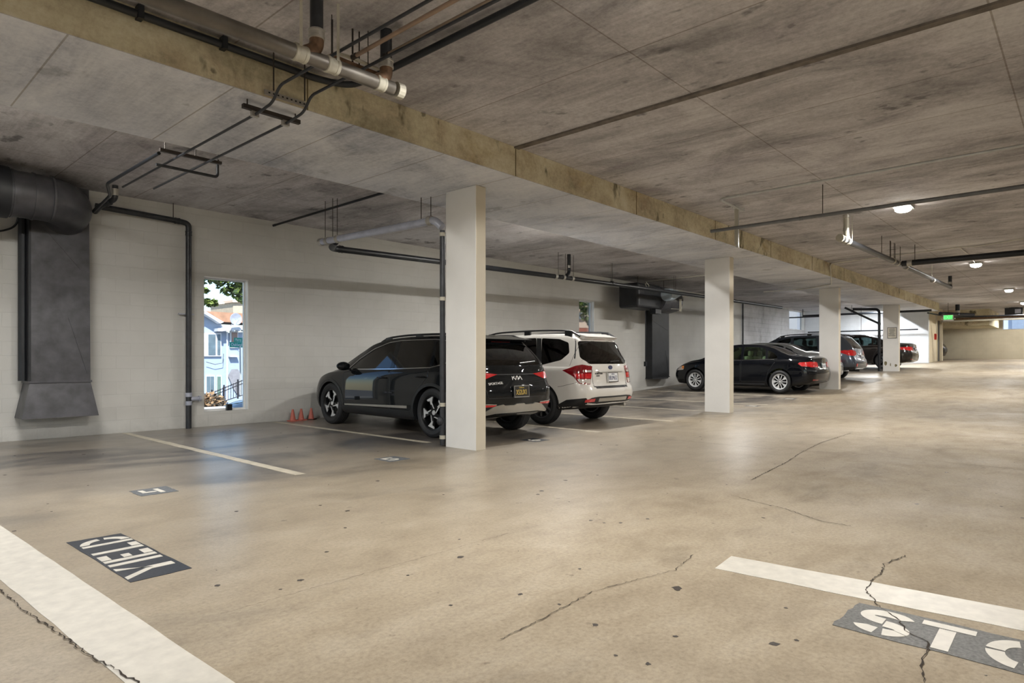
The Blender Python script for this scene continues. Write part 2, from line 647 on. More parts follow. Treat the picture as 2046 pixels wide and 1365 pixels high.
W1 = (4.53, 5.30, .25, 2.57)
W2 = (15.29, 16.06, .45, 2.91)
W3 = (33.0, 35.25, 2.66, 3.64)
mb = MB()
slab_with_holes(mb, -12, 27.1, -.3, ZC, [W1, W2], lambda a, b, c, d: mb.box(a, b, YW, YW + .2, c, d))
struct('wall_left', mb, M_wall)
mb = MB()
slab_with_holes(mb, 27.1, 35.5, -.3, ZC, [W3], lambda a, b, c, d: mb.box(a, b, YW, YW + .2, c, d))
struct('wall_left', mb, M_wallg)
struct('wall_end', MB().box(35.3, 35.5, 5.65, YW, .8, ZC), M_wallend)
mb = MB()
slab_with_holes(mb, 35.5, 39.25, .8, ZC, [(37.5, 38.75, .9, 3.1)], lambda a, b, c, d: mb.box(a, b, 5.65, 5.85, c, d))
mb.box(39.05, 39.25, 5.85, YW, .8, ZC)
struct('wall_stair', mb, M_creamx)
mb = MB()
WF = (1.2, 3.84, 2.88, 3.62)
slab_with_holes(mb, -12, YW, .8, ZC, [WF], lambda a, b, c, d: mb.box(47.0, 47.2, a, b, c, d))
struct('wall_far', mb, M_wallcream)
struct('wall_right', MB().box(-12, 47.2, -12.2, -12, -.3, ZC), M_wall)
mb = MB()      # wall behind the camera; its open car entrance is added to let daylight in
slab_with_holes(mb, -12, YW + .2, -.3, ZC, [(-2.0, 9.6, -.02, 3.45)], lambda a, b, c, d: mb.box(-12.2, -12, a, b, c, d))
struct('wall_back', mb, M_wall)
struct('wall_north', MB().box(39.25, 47.2, YW, YW + .2, .8, ZC), M_wallcream)


def window(name, hole, yplane=YW, axis='y', split=None):
    a, b, c, d = hole
    t = .035
    mb = MB()
    def bx(u0, u1, z0, z1, p0=.10, p1=.15):
        if axis == 'y': mb.box(u0, u1, yplane + p0, yplane + p1, z0, z1)
        else: mb.box(yplane + p0, yplane + p1, u0, u1, z0, z1)
    bx(a, a + t, c, d); bx(b - t, b, c, d); bx(a + t, b - t, c, c + t); bx(a + t, b - t, d - t, d)
    # slim casing bead on the room side of the reveal
    bx(b - .018, b, c, d, -.008, .10); bx(a, b, d - .018, d, -.008, .10)
    if split: bx(split - .02, split + .02, c + t, d - t)
    o = struct(name, mb, M_white)
    g = MB()
    if axis == 'y': g.box(a + t, b - t, yplane + .12, yplane + .126, c + t, d - t)
    else: g.box(yplane + .12, yplane + .126, a + t, b - t, c + t, d - t)
    g.build('pane', M_pane, o)
    return o


window('window_1', W1)
window('window_2', W2)
window('window_3', W3)
window('window_4', WF, 47.0, 'x', split=2.6)

# door recess in the stair block
o = struct('door_1', MB().box(37.5, 38.75, 5.72, 5.78, 1.0, 3.1), simple('door_dark', srgb(62, 60, 56), .6))
MB().tube([(38.55, 5.70, 2.02), (38.55, 5.66, 2.02), (38.45, 5.66, 2.02)], .014, 8).build('door_handle', M_steel, o)
mb = MB()
mb.box(37.42, 37.5, 5.62, 5.65, 1.0, 3.18); mb.box(38.75, 38.83, 5.62, 5.65, 1.0, 3.18); mb.box(37.5, 38.75, 5.62, 5.65, 3.1, 3.18)
mb.build('door_frame', M_creamx, o)

# ------------------------------------------------------------------ pillars
PX = [(5.64, 5.82), (13.25, 13.46), (21.23, 21.43), (29.50, 29.70)]
PL = ['pale painted concrete pillar nearest the camera, beside the black compact SUV',
      'pale painted concrete pillar in front of the nose of the black sedan',
      'pale painted concrete pillar just past the tail of the black sedan',
      'cream painted concrete pillar carrying the framed notice, farthest in the row']
pillars = []
for (a, b), lab in zip(PX, PL):
    mb = MB()
    z0 = fz((a + b) / 2) - .05
    mb.box(a, b, 5.73, 6.30, z0, ZB)
    for i, q in enumerate(mb.f):
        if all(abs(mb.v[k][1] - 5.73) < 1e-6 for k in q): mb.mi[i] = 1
    o = mb.build('pillar', [M_pillar, M_pillarshade])
    bv = o.modifiers.new('edge', 'BEVEL'); bv.width = .012; bv.segments = 2
    pillars.append(tag(o, lab, 'pillar', 'row of pillars under the wide beam'))
o = MB()
rs = random.Random(5)
for i in range(3):      # tyre scuffs on the farthest pillar
    cy, cz, ra, rb = [(6.2, .98, .05, .09), (6.03, .93, .02, .07), (5.84, .9, .05, .06)][i]
    poly = [(cy + ra * math.cos(t * PI / 6) * rs.uniform(.7, 1.2), cz + rb * math.sin(t * PI / 6) * rs.uniform(.8, 1.1)) for t in range(12)]
    o.prism(poly, lambda u, w, d: (29.4995 - d, u, w), 0, .001)
so = o.build('scuff_marks', simple('scuff', srgb(120, 112, 84), .7, var=.4, scale=30), pillars[3])

# ------------------------------------------------------------------ paint on the floor
def strip(name, pts, mat, label, group=None, h=.002, cat='floor marking', ragged=0, seed=1):
    """pts: four corners, in order, in (x,y)"""
    rr = random.Random(seed)
    mb = MB()
    a, b, c, d = [Vector((p[0], p[1])) for p in pts]
    n = 26
    top, bot = [], []
    L_, R_ = [], []
    for i in range(n + 1):
        t = i / n
        p, q = a.lerp(b, t), d.lerp(c, t)
        e = (p - q).normalized() * rr.uniform(-ragged, ragged)
        L_.append(p + e); R_.append(q - e * .6)
    vs = [(p.x, p.y, fz(p.x) + h) for p in L_] + [(p.x, p.y, fz(p.x) + h) for p in R_]
    vs += [(x, y, z - h + .0002) for x, y, z in vs]
    m = n + 1
    fs = [(i, i + 1, m + i + 1, m + i) for i in range(n)]
    fs += [(i, 2 * m + i, 2 * m + i + 1, i + 1) for i in range(n)] + [(m + i, m + i + 1, 3 * m + i + 1, 3 * m + i) for i in range(n)]
    mb.add(vs, fs)
    return tag(mb.build(name, mat), label, cat, group)


BAY = 'white lines between the parking bays'
strip('bay_line', [(3.24, 5.84), (3.26, 11.15), (3.36, 11.15), (3.35, 5.82)], M_line2, 'white bay line running from the window wall beside painted number 4', BAY, ragged=.004)
strip('bay_line', [(5.70, 6.75), (5.70, 11.1), (5.80, 11.1), (5.80, 6.75)], M_line2, 'white bay line behind the nearest pillar, beside the black SUV', BAY, ragged=.004)
strip('bay_line', [(8.33, 5.75), (8.62, 10.9), (8.72, 10.9), (8.43, 5.72)], M_line2, 'white bay line between the black SUV and the white SUV', BAY, ragged=.004)
strip('bay_line', [(10.72, 5.73), (10.72, 11.0), (10.82, 11.0), (10.82, 5.72)], M_line2, 'white bay line on the far side of the white SUV', BAY, ragged=.004)
strip('bay_line', [(13.32, 6.35), (13.32, 11.0), (13.42, 11.0), (13.42, 6.35)], M_line2, 'white bay line running from the second pillar to the wall', BAY, ragged=.004)
strip('bay_line', [(15.96, 5.95), (16.0, 11.0), (16.1, 11.0), (16.06, 5.95)], M_line2, 'white bay line crossing the empty bays left of the black sedan', BAY, ragged=.004)
strip('bay_line', [(18.5, 5.72), (18.7, 10.9), (18.8, 10.9), (18.6, 5.7)], M_line2, 'thin white bay line beside the wheels of the black sedan', BAY, ragged=.004)  # shade on this side of the duct, laid on as a black sheet
strip('bay_line', [(23.76, 5.65), (23.8, 11.0), (23.9, 11.0), (23.86, 5.65)], M_line2, 'white bay line under the tail of the grey estate', BAY, ragged=.004)
strip('bay_line', [(26.3, 5.65), (26.3, 11.0), (26.4, 11.0), (26.4, 5.65)], M_line2, 'white bay line past the grey estate, before the farthest pillar', BAY, ragged=.004)
strip('bay_line', [(32.3, 5.2), (32.3, 11.0), (32.4, 11.0), (32.4, 5.2)], M_line2, 'white bay line beside the bronze sedan at the end wall', BAY, ragged=.004)
strip('lane_line', [(.575, 6.1), (.80, 1.6), (1.04, 1.6), (.87, 6.1)], M_line, 'broad white line crossing the near left corner of the floor', ragged=.003)
strip('stop_line', [(3.34, 1.53), (3.54, -.9), (3.83, -.9), (3.62, 1.555)], M_line, 'broad white stop line above the painted word STOP', ragged=.006, seed=4)


def patch(poly, h0, h1, mb=None):
    mb = mb or MB()
    # poly in world xy
    return mb.prism(poly, lambda u, w, d: (u, w, fz(u) + d), h0, h1)


def jitter(poly, amt, seed, sub=8):
    rr = random.Random(seed)
    out = []
    for i in range(len(poly)):
        a, b = poly[i], poly[(i + 1) % len(poly)]
        for k in range(sub):
            t = k / sub
            out.append((a[0] + (b[0] - a[0]) * t + rr.uniform(-amt, amt), a[1] + (b[1] - a[1]) * t + rr.uniform(-amt, amt)))
    return out


def arcpoly(cx, cy, rx, ry, t0, t1, wid_x, wid_y, n=14):
    """thick elliptical arc; angles in degrees"""
    o_ = [(cx + rx * math.cos(R(t0 + (t1 - t0) * i / n)), cy + ry * math.sin(R(t0 + (t1 - t0) * i / n))) for i in range(n + 1)]
    i_ = [(cx + (rx - wid_x) * math.cos(R(t0 + (t1 - t0) * i / n)), cy + (ry - wid_y) * math.sin(R(t0 + (t1 - t0) * i / n))) for i in range(n + 1)]
    return o_ + i_[::-1]


def stencil(name, label, org, ux, uy, plate, letters, mat_b, seed=2, jit=.004):
    """org: world xy of lower left of the lettering; ux reading direction, uy letter-up direction"""
    f = lambda p: (org[0] + ux[0] * p[0] + uy[0] * p[1], org[1] + ux[1] * p[0] + uy[1] * p[1])
    base = patch(jitter([f(p) for p in plate], jit, seed), .0003, .0025).build(name, mat_b)
    tag(base, label, 'floor marking')
    for k, (ch, polys) in enumerate(letters):
        mb = MB()
        for q in polys:
            patch([f(p) for p in q], .0026, .0042, mb)
        mb.build('letter_' + ch, M_line, base)
    return base


def rect(x0, x1, y0, y1):
    return [(x0, y0), (x1, y0), (x1, y1), (x0, y1)]


# STOP, read from the camera side; letters .30 high
H_ = .30
def let_S(x, w):
    cx = x + w / 2
    r2 = H_ * .29
    return [arcpoly(cx, H_ - r2, w / 2, r2, 20, 200, w * .26, .075), arcpoly(cx, H_ - r2, w / 2, r2, 200, 268, w * .26, .075),
            arcpoly(cx, r2, w / 2, r2, 88, -20, w * .26, .075), arcpoly(cx, r2, w / 2, r2, -24, -80, w * .26, .075), arcpoly(cx, r2, w / 2, r2, -100, -165, w * .26, .075)]
def let_O(x, w):
    cx = x + w / 2
    return [arcpoly(cx, H_ / 2, w / 2, H_ / 2, 98, 176, w * .27, .07), arcpoly(cx, H_ / 2, w / 2, H_ / 2, 184, 262, w * .27, .07),
            arcpoly(cx, H_ / 2, w / 2, H_ / 2, 278, 356, w * .27, .07), arcpoly(cx, H_ / 2, w / 2, H_ / 2, 4, 82, w * .27, .07)]
stencil('painted_stop_word', 'worn black floor patch with the white stencilled word STOP', (2.995, .79), (.012, -1), (1, .012),
        [(-.04, -.02), (.98, -.03), (1.0, .33), (-.02, .335)],
        [('s', let_S(.02, .21)), ('t', [rect(.25, .44, .245, .30), rect(.315, .375, 0, .235)]), ('o', let_O(.48, .23)),
         ('p', [rect(.76, .81, 0, .30), arcpoly(.84, .21, .10, .09, 85, -85, .05, .05)])], M_stencil2, seed=9, jit=.006)

# YIELD, read from the far side: up is towards -X, reading towards +Y
h = .27
stencil('painted_yield_word', 'dark blue-black floor patch with the white stencilled word YIELD', (1.385, 3.71), (0, 1), (-1, 0),
        [(-.05, -.03), (1.03, -.0), (1.04, .30), (-.05, .27)],
        [('y', [[(.0, h), (.05, h), (.135, .14), (.135, .0), (.105, .0), (.105, .12)], [(.19, h), (.24, h), (.155, .14), (.155, .12)][::-1], [(.165, .13), (.135, .10), (.135, .0), (.165, 0)]]),
         ('i', [rect(.29, .335, 0, h)]),
         ('e', [rect(.38, .425, 0, h), rect(.44, .54, h - .05, h), rect(.44, .51, h / 2 - .022, h / 2 + .022), rect(.44, .54, 0, .05)]),
         ('l', [rect(.60, .645, 0, h), rect(.66, .75, 0, .05)]),
         ('d', [rect(.80, .84, 0, h), arcpoly(.86, h / 2, .12, h / 2, 88, 8, .045, .05), arcpoly(.86, h / 2, .12, h / 2, -8, -88, .045, .05)])], M_stencil, seed=5, jit=.003)


def number(label, x, y, polys, mat=M_stencil, w=.22, hh=.20):
    """bay number read from the aisle: up is towards +Y"""
    stencil('painted_number', label, (x, y), (1, 0), (0, 1), [(-.05, -.05), (w + .03, -.05), (w + .03, hh + .06), (-.05, hh + .06)], [('digit', polys)], mat, seed=int(x * 10), jit=.006)


number('worn black patch with white number 4 in the empty near bay', 1.92, 5.94, [rect(.12, .16, 0, .2), rect(.0, .11, .06, .10), rect(.0, .04, .11, .2)], M_stencilf)
number('worn black patch with white number 5 in front of the nearest pillar', 4.42, 5.86, [rect(.0, .15, .165, .2), rect(.0, .045, .10, .155), arcpoly(.07, .06, .08, .06, 85, -170, .04, .03)], M_stencilf)
number('small black patch with white number 6 behind the black SUV', 6.84, 5.76, [arcpoly(.08, .06, .08, .06, 0, 360, .035, .03), arcpoly(.10, .09, .10, .11, 95, 170, .04, .03)])
number('faint dark patch with white number on the floor past the second pillar', 15.33, 6.0, [rect(.0, .04, 0, .2), arcpoly(.12, .1, .07, .1, 0, 360, .03, .04)], M_stencil2)
number('faint dark patch with white number beside the rear wheel of the black sedan', 17.88, 5.98, [rect(.0, .04, 0, .2), rect(.10, .14, 0, .2)], M_stencil2)


# cracks, stains
def crack(pts, w, seed, label):
    rr = random.Random(seed)
    path = []
    for (a, b) in zip(pts, pts[1:]):
        a, b = Vector(a), Vector(b)
        m = max(2, int((b - a).length / .02))
        for k in range(m):
            path.append(a.lerp(b, k / m) + Vector((rr.uniform(-.007, .007), rr.uniform(-.007, .007))))
    path.append(Vector(pts[-1]))
    vs = []
    for i, p in enumerate(path):
        t = (path[min(i + 1, len(path) - 1)] - path[max(i - 1, 0)]).normalized()
        nrm = Vector((-t.y, t.x)) * w * rr.uniform(.15, 1)
        vs += [(p.x + nrm.x, p.y + nrm.y, fz(p.x) + .0046), (p.x - nrm.x, p.y - nrm.y, fz(p.x) + .0046)]
    fs = [(2 * i, 2 * i + 2, 2 * i + 3, 2 * i + 1) for i in range(len(path) - 1)]
    return tag(MB().add(vs, fs).build('floor_crack', M_crack, fix=False), kind='structure')


crack([(.55, 5.6), (.60, 4.6), (.64, 4.02), (.66, 3.6), (.70, 3.24), (.73, 2.88), (.78, 2.53), (.86, 1.9)], .0045, 1, '')
crack([(4.3, .80), (4.05, .86), (3.88, .83), (3.71, .84), (3.53, .83), (3.47, .8), (3.34, .73), (3.25, .64), (3.11, .58), (3.05, .49), (2.97, .48), (2.85, .48), (2.77, .46), (2.55, .42)], .0045, 2, '')
crack([on_z(*p, 0)[:2] for p in ((1700, 866), (1640, 885), (1600, 905), (1570, 925), (1500, 960))], .006, 3, '')
crack([on_z(*p, 0)[:2] for p in ((1460, 990), (1515, 1005), (1560, 1015), (1605, 1030), (1640, 1042), (1700, 1052))], .004, 4, '')
crack([on_z(*p, 0)[:2] for p in ((1330, 878), (1560, 900), (1700, 906), (2100, 945))], .005, 5, '')
crack([on_z(*p, 0)[:2] for p in ((1000, 1280), (1090, 1235), (1180, 1185), (1270, 1160), (1350, 1140), (1385, 1110))], .003, 6, '')
crack([(1.25, 2.9), (3.1, 2.84)], .0015, 8, '')

rr = random.Random(11)
mb = MB()
spots = [(1354, 1176, 11), (1130, 960, 4), (1180, 1040, 4), (1117, 1208, 4), (1207, 1045, 3), (1525, 1035, 3), (1592, 1280, 4), (1230, 1310, 4), (1295, 1327, 6), (1350, 1272, 5), (1570, 1215, 3), (1158, 1137, 4), (690, 1055, 3), (640, 1010, 3), (435, 1170, 5), (600, 1160, 6), (560, 1178, 3), (815, 1150, 3), (900, 1210, 4), (1240, 1045, 4), (1040, 1188, 5)]
for px, py, rpx in spots:
    c = on_z(px, py, 0)
    rad = rpx / 1275 * math.hypot(c[0], c[1])
    patch([(c[0] + rad * math.cos(k * PI / 7) * rr.uniform(.6, 1.3), c[1] + rad * math.sin(k * PI / 7) * rr.uniform(.6, 1.3)) for k in range(14)], .0003, .0012, mb)
for k in range(220):
    x, y = rr.uniform(.5, 12), rr.uniform(-4, 10.5)
    rad = rr.choice((.006, .009, .012, .02)) * rr.uniform(.6, 1.2)
    patch([(x + rad * math.cos(j * PI / 4) * rr.uniform(.6, 1.3), y + rad * math.sin(j * PI / 4) * rr.uniform(.6, 1.3)) for j in range(8)], .0003, .001, mb)
tag(mb.build('floor_spots', M_oil, fix=False), kind='structure')

# ------------------------------------------------------------------ ceiling lamps
LL = {1: 'round glowing ceiling lamp nearest the camera, behind the grey pipe', 2: 'x'}
vis = {(12.15, 2.3): 'brightest round ceiling lamp, nearest of the glowing lamps down the aisle',
       (20.7, 2.25): 'glowing round ceiling lamp second down the aisle, past the sloping drain pipe',
       (29.2, 2.2): 'small glowing round ceiling lamp third down the aisle',
       (36.2, 2.2): 'small glowing ceiling lamp at the right edge, farthest of the visible lamps'}
HID = {(-4.6, 2.3): 'round ceiling lamp behind the camera over the entrance side of the aisle', (3.3, 2.3): 'round ceiling lamp just above the top edge of the picture, right of the copper pipes',
       (-4.6, -5.6): 'added unseen ceiling lamp behind the camera over the opposite row', (3.3, -5.6): 'added unseen ceiling lamp over the opposite row beside the painted STOP',
       (12.15, -5.6): 'added unseen ceiling lamp over the opposite row, across from the second pillar', (20.7, -5.6): 'added unseen ceiling lamp over the opposite row, across from the third pillar',
       (29.2, -5.6): 'added unseen ceiling lamp over the opposite row, across from the farthest pillar', (37.7, -5.6): 'added unseen ceiling lamp over the opposite row, across from the stair doorway',
       (43.5, 2.2): 'round ceiling lamp close to the far wall and its high window'}
for (x, y) in LAMP_SPOTS:
    t = empty('ceiling_lamp', (x, y, ZC), 0, vis.get((x, y)) or HID[(x, y)], 'lamp', 'ceiling lamps along the aisle')
    mb = MB().box(-.21, .21, -.13, .13, -.05, 0)
    mb.build('base_box', M_conduit, t)
    MB().ball((0, 0, -.075), .12, 18, 10, (1, 1, .42)).build('lens', M_lampglow, t, smooth=True)
    ld = bpy.data.lights.new('lamp_light', 'SPOT')
    ld.spot_size = R(168); ld.spot_blend = .12; ld.shadow_soft_size = .07; ld.energy = LAMP_W; ld.color = (1, .965, .91)
    lo = bpy.data.objects.new('lamp_light', ld)
    col.objects.link(lo)
    lo.parent = t
    lo.location = (0, 0, -.15)

LB = ['over the empty near bay', 'over the white SUV', 'over the bays left of the black sedan', 'over the grey estate', 'in front of the bright end wall']
for (x, w), lb in zip(ADDED_BAY_LAMPS, LB):
    t = empty('added_bay_lamp', (x, 7.28, ZC), 0, 'added unseen strip lamp tucked behind the wide beam ' + lb, 'lamp', 'added strip lamps behind the wide beam')
    MB().box(-.6, .6, -.06, .06, -.06, 0).build('tray', M_conduit, t)
    MB().tube([(-.58, 0, -.085), (.58, 0, -.085)], .024, 10).build('tube', M_lampglow, t, smooth=True)
    ld = bpy.data.lights.new('lamp_light', 'AREA')
    ld.shape = 'RECTANGLE'; ld.size = 1.1; ld.size_y = .06; ld.energy = w; ld.color = (.93, .97, 1) if x > 30 else (1, .98, .95)
    lo = bpy.data.objects.new('lamp_light', ld)
    col.objects.link(lo); lo.parent = t; lo.location = (0, 0, -.12)

struct('added_driveway', MB().box(-34, -12.2, -14, 16, -.12, -.02), simple('added_driveway_concrete', srgb(190, 186, 178), .85))  # unseen apron added to bounce sunlight in onto the soffit
# ------------------------------------------------------------------ cars
def pchip(tab):
    xs = [p[0] for p in tab]; ys = [p[1] for p in tab]
    n = len(xs)
    h = [xs[i + 1] - xs[i] for i in range(n - 1)]
    d = [(ys[i + 1] - ys[i]) / h[i] for i in range(n - 1)]
    m = [d[0]] + [0] * (n - 2) + [d[-1]]
    for i in range(1, n - 1):
        if d[i - 1] * d[i] > 0:
            w1, w2 = 2 * h[i] + h[i - 1], h[i] + 2 * h[i - 1]
            m[i] = (w1 + w2) / (w1 / d[i - 1] + w2 / d[i])
    def f(x):
        if x <= xs[0]: return ys[0]
        if x >= xs[-1]: return ys[-1]
        i = 0
        while x > xs[i + 1]: i += 1
        t = (x - xs[i]) / h[i]
        return (ys[i] * (1 + 2 * t) * (1 - t) ** 2 + m[i] * h[i] * t * (1 - t) ** 2 + ys[i + 1] * t * t * (3 - 2 * t) + m[i + 1] * h[i] * t * t * (t - 1))
    return f


def catmull(pts, sub):
    out = []
    n = len(pts)
    for i in range(n - 1):
        p0 = pts[max(i - 1, 0)]; p1 = pts[i]; p2 = pts[i + 1]; p3 = pts[min(i + 2, n - 1)]
        for k in range(sub):
            t = k / sub
            q = []
            for j in range(2):
                a, b, c, d = p0[j], p1[j], p2[j], p3[j]
                # softened tangents keep the section from overshooting
                m1, m2 = .38 * (c - a), .38 * (d - b)
                q.append(b * (2 * t ** 3 - 3 * t ** 2 + 1) + m1 * (t ** 3 - 2 * t ** 2 + t) + c * (3 * t ** 2 - 2 * t ** 3) + m2 * (t ** 3 - t ** 2))
            out.append(tuple(q))
    out.append(pts[-1])
    return out


class Shell:
    """lofted car body; x runs from the tail (0) to the nose (L), z up, y to the left"""
    def __init__(s, sp):
        s.sp = sp
        s.L = sp['L']
        for k in ('zt', 'zs', 'wr', 'zb'):
            setattr(s, k, pchip(sp[k]))
        L = s.L
        s.pw = pchip(sp.get('pw', [(0, .80), (.05, .87), (.15, .935), (.4, .98), (.9, 1), (L - 1.1, 1), (L - .5, .965), (L - .2, .87), (L - .06, .76), (L, .64)]))
        s.xr = pchip(sp['xr'])
        s.xf = pchip(sp['xf'])
        s.w = sp['w']

    def place(s, st, y, z, w):
        x = st
        a, b = s.sp.get('rspan', 1.3), s.sp.get('fspan', 1.2)
        k = (y / s.w) ** 2
        if st < a:
            f = (1 - st / a) ** 2
            x += s.xr(z) * f + .10 * k * f
        if st > s.L - b:
            f = (1 - (s.L - st) / b) ** 2
            x -= s.xf(z) * f + .16 * k * f
        return (x, y, z)

    def section(s, st, inset=0.):
        w = s.w * s.pw(st) - inset
        zt = s.zt(st) - inset * .8
        zs = min(s.zs(st), zt - .05)
        zb = s.zb(st) + inset
        wr = min(s.wr(st), w * .93) - inset * .6
        zm = zb + .52 * (zs - zb)
        if inset:
            zb = s.sp['zfloor']
            zm = (zb + zs) / 2
            return [(0, zb), (w * .97, zb), (w * .97, zm), (w * .96, zs), (wr, zt - .055), (wr * .6, zt - .014), (0, zt)]
        crown = s.sp.get('crown', .055)
        return [(0, zb), (w * .80, zb), (w * .955, zb + .035), (w * .992, zb + .14), (w, zm), (w * .988, zs - .10), (w * .955, zs - .012), (w * .935, zs + .012),
                (wr + (w * .935 - wr) * .45, zs + (zt - crown - zs) * .55 + .005), (wr + .012, zt - crown - .03), (wr - .045, zt - crown + .018), (wr * .55, zt - .012), (0, zt)]

    def loft(s, s0, s1, n, inset=0., sub=4, mats=(), mi=0, ease=True):
        rings = []
        for i in range(n + 1):
            t = i / n
            if ease: t = .5 * t + .5 * (.5 - .5 * math.cos(PI * t))
            st = s0 + (s1 - s0) * t
            sec = s.section(st, inset)
            half = catmull(sec, sub) if not inset else sec
            ring = half + [(-y, z) for y, z in half[-2:0:-1]]
            rings.append([(st, y, z) for y, z in ring])
        m = len(rings[0])
        vs, fs = [], []
        def cap(ring, outward):
            """concentric rings close the end so that it can bulge"""
            base = ring
            zc = sum(p[2] for p in base) / m
            K = 7
            idx = []
            for k in range(1, K):
                f = 1 - k / K
                row = []
                for p in base:
                    row.append(len(vs)); vs.append((p[0], p[1] * f, zc + (p[2] - zc) * f))
                idx.append(row)
            c = len(vs); vs.append((base[0][0], 0, zc))
            return idx, c
        for r in rings:
            vs += r
        for i in range(n):
            for k in range(m):
                k2 = (k + 1) % m
                fs.append((i * m + k, i * m + k2, (i + 1) * m + k2, (i + 1) * m + k))
        for e, row0 in ((0, list(range(m))), (1, [n * m + k for k in range(m)])):
            idx, c = cap(rings[0] if e == 0 else rings[-1], e)
            prev = row0
            for row in idx:
                for k in range(m):
                    k2 = (k + 1) % m
                    q = (prev[k], row[k], row[k2], prev[k2])
                    fs.append(q if e == 0 else q[::-1])
                prev = row
            for k in range(m):
                k2 = (k + 1) % m
                q = (prev[k], c, prev[k2])
                fs.append(q if e == 0 else q[::-1])
        vs = [s.place(x, y, z, None) for x, y, z in vs]
        me = bpy.data.meshes.new('body')
        me.from_pydata(vs, [], fs)
        for mt in mats: me.materials.append(mt)
        for p in me.polygons: p.material_index = mi
        bm = bmesh.new(); bm.from_mesh(me)
        bmesh.ops.recalc_face_normals(bm, faces=bm.faces)
        bm.to_mesh(me); bm.free()
        return me


SIDE = lambda u, v: (Vector((u, 2, v)), Vector((0, -1, 0)))
SIDE_R = lambda u, v: (Vector((u, -2, v)), Vector((0, 1, 0)))
REAR = lambda u, v: (Vector((-1.5, u, v)), Vector((1, 0, 0)))
TOP = lambda u, v: (Vector((u, v, 3)), Vector((0, 0, -1)))
FRONT = lambda u, v: (Vector((7, u, v)), Vector((-1, 0, 0)))

_q = R(35)
DIAG = lambda u, v: (Vector((math.sin(_q) * u - 3 * math.cos(_q), math.cos(_q) * u + 3 * math.sin(_q), v)), Vector((math.cos(_q), -math.sin(_q), 0)))
DIAG_R = lambda u, v: (Vector((math.sin(_q) * u - 3 * math.cos(_q), -math.cos(_q) * u - 3 * math.sin(_q), v)), Vector((math.cos(_q), math.sin(_q), 0)))


def inside(p, poly):
    c = False
    n = len(poly)
    for i in range(n):
        a, b = poly[i], poly[(i + 1) % n]
        if (a[1] > p[1]) != (b[1] > p[1]) and p[0] < (b[0] - a[0]) * (p[1] - a[1]) / (b[1] - a[1]) + a[0]:
            c = not c
    return c


def densify(poly, res):
    out = []
    for i in range(len(poly)):
        a, b = Vector(poly[i]), Vector(poly[(i + 1) % len(poly)])
        m = max(1, int((b - a).length / res))
        out += [a.lerp(b, k / m) for k in range(m)]
    return out


def roundpoly(poly, r, n=4):
    out = []
    m = len(poly)
    for i in range(m):
        a, b, c = Vector(poly[i - 1]), Vector(poly[i]), Vector(poly[(i + 1) % m])
        d1, d2 = a - b, c - b
        rr = min(r, d1.length * .45, d2.length * .45)
        p1, p2 = b + d1.normalized() * rr, b + d2.normalized() * rr
        for k in range(n + 1):
            t = k / n
            out.append(tuple(p1 * (1 - t) ** 2 + b * 2 * t * (1 - t) + p2 * t ** 2))
    return out


def project(bvh, poly, mp, off=.002, thick=.006, res=.05, name='panel', mat=None, parent=None, smooth=True):
    """lay a panel of a given outline on the body surface"""
    ol = densify(poly, res)
    n = len(ol)
    pts = list(ol)
    xs = [p[0] for p in ol]; ys = [p[1] for p in ol]
    x = min(xs) + res / 2
    while x < max(xs):
        y = min(ys) + res / 2
        while y < max(ys):
            if inside((x, y), ol) and min((Vector((x, y)) - Vector(q)).length for q in ol) > res * .45:
                pts.append(Vector((x, y)))
            y += res
        x += res
    r = geometry.delaunay_2d_cdt([Vector(p) for p in pts], [(i, (i + 1) % n) for i in range(n)], [], 1, 1e-6)
    V, Fc = r[0], r[2]
    top, ok = [], []
    for p in V:
        o_, d = mp(p[0], p[1])
        h = bvh.ray_cast(o_, d, 9)
        if h[0] is None or h[1].dot(d) > -.03:
            top.append(None)
        else:
            top.append((h[0] + h[1] * off, h[0] + h[1] * (off - thick)))
    remap, vs = {}, []
    for i, t in enumerate(top):
        if t is not None:
            remap[i] = len(vs); vs.append(t[0])
    k = len(vs)
    vs += [t[1] for t in top if t is not None]
    fs, edges = [], {}
    sign = None
    for f in Fc:
        if all(i in remap for i in f):
            q = [remap[i] for i in f]
            if sign is None:
                nn = (vs[q[1]] - vs[q[0]]).cross(vs[q[2]] - vs[q[0]])
                sign = nn.dot(mp(0, 0)[1]) < 0
            if not sign: q = q[::-1]
            fs.append(tuple(q)); fs.append(tuple(i + k for i in q[::-1]))
            for a, b in zip(q, q[1:] + q[:1]):
                if (b, a) in edges: del edges[(b, a)]
                else: edges[(a, b)] = 1
    for a, b in edges:
        fs.append((b, a, a + k, b + k))
    if not fs: return None
    mb = MB().add(vs, fs)
    return mb.build(name, mat, parent, smooth=smooth, angle=40, fix=False)


def ribbon(pts, w):
    """closed outline of a thin line through pts"""
    pts = [Vector(p) for p in pts]
    a, b = [], []
    for i, p in enumerate(pts):
        t = (pts[min(i + 1, len(pts) - 1)] - pts[max(i - 1, 0)]).normalized()
        n = Vector((-t.y, t.x)) * w / 2
        a.append(tuple(p + n)); b.append(tuple(p - n))
    return a + b[::-1]


def arc(cx, cz, r, a0, a1, n=18):
    return [(cx + r * math.cos(R(a0 + (a1 - a0) * i / n)), cz + r * math.sin(R(a0 + (a1 - a0) * i / n))) for i in range(n + 1)]


WHEELS = {}


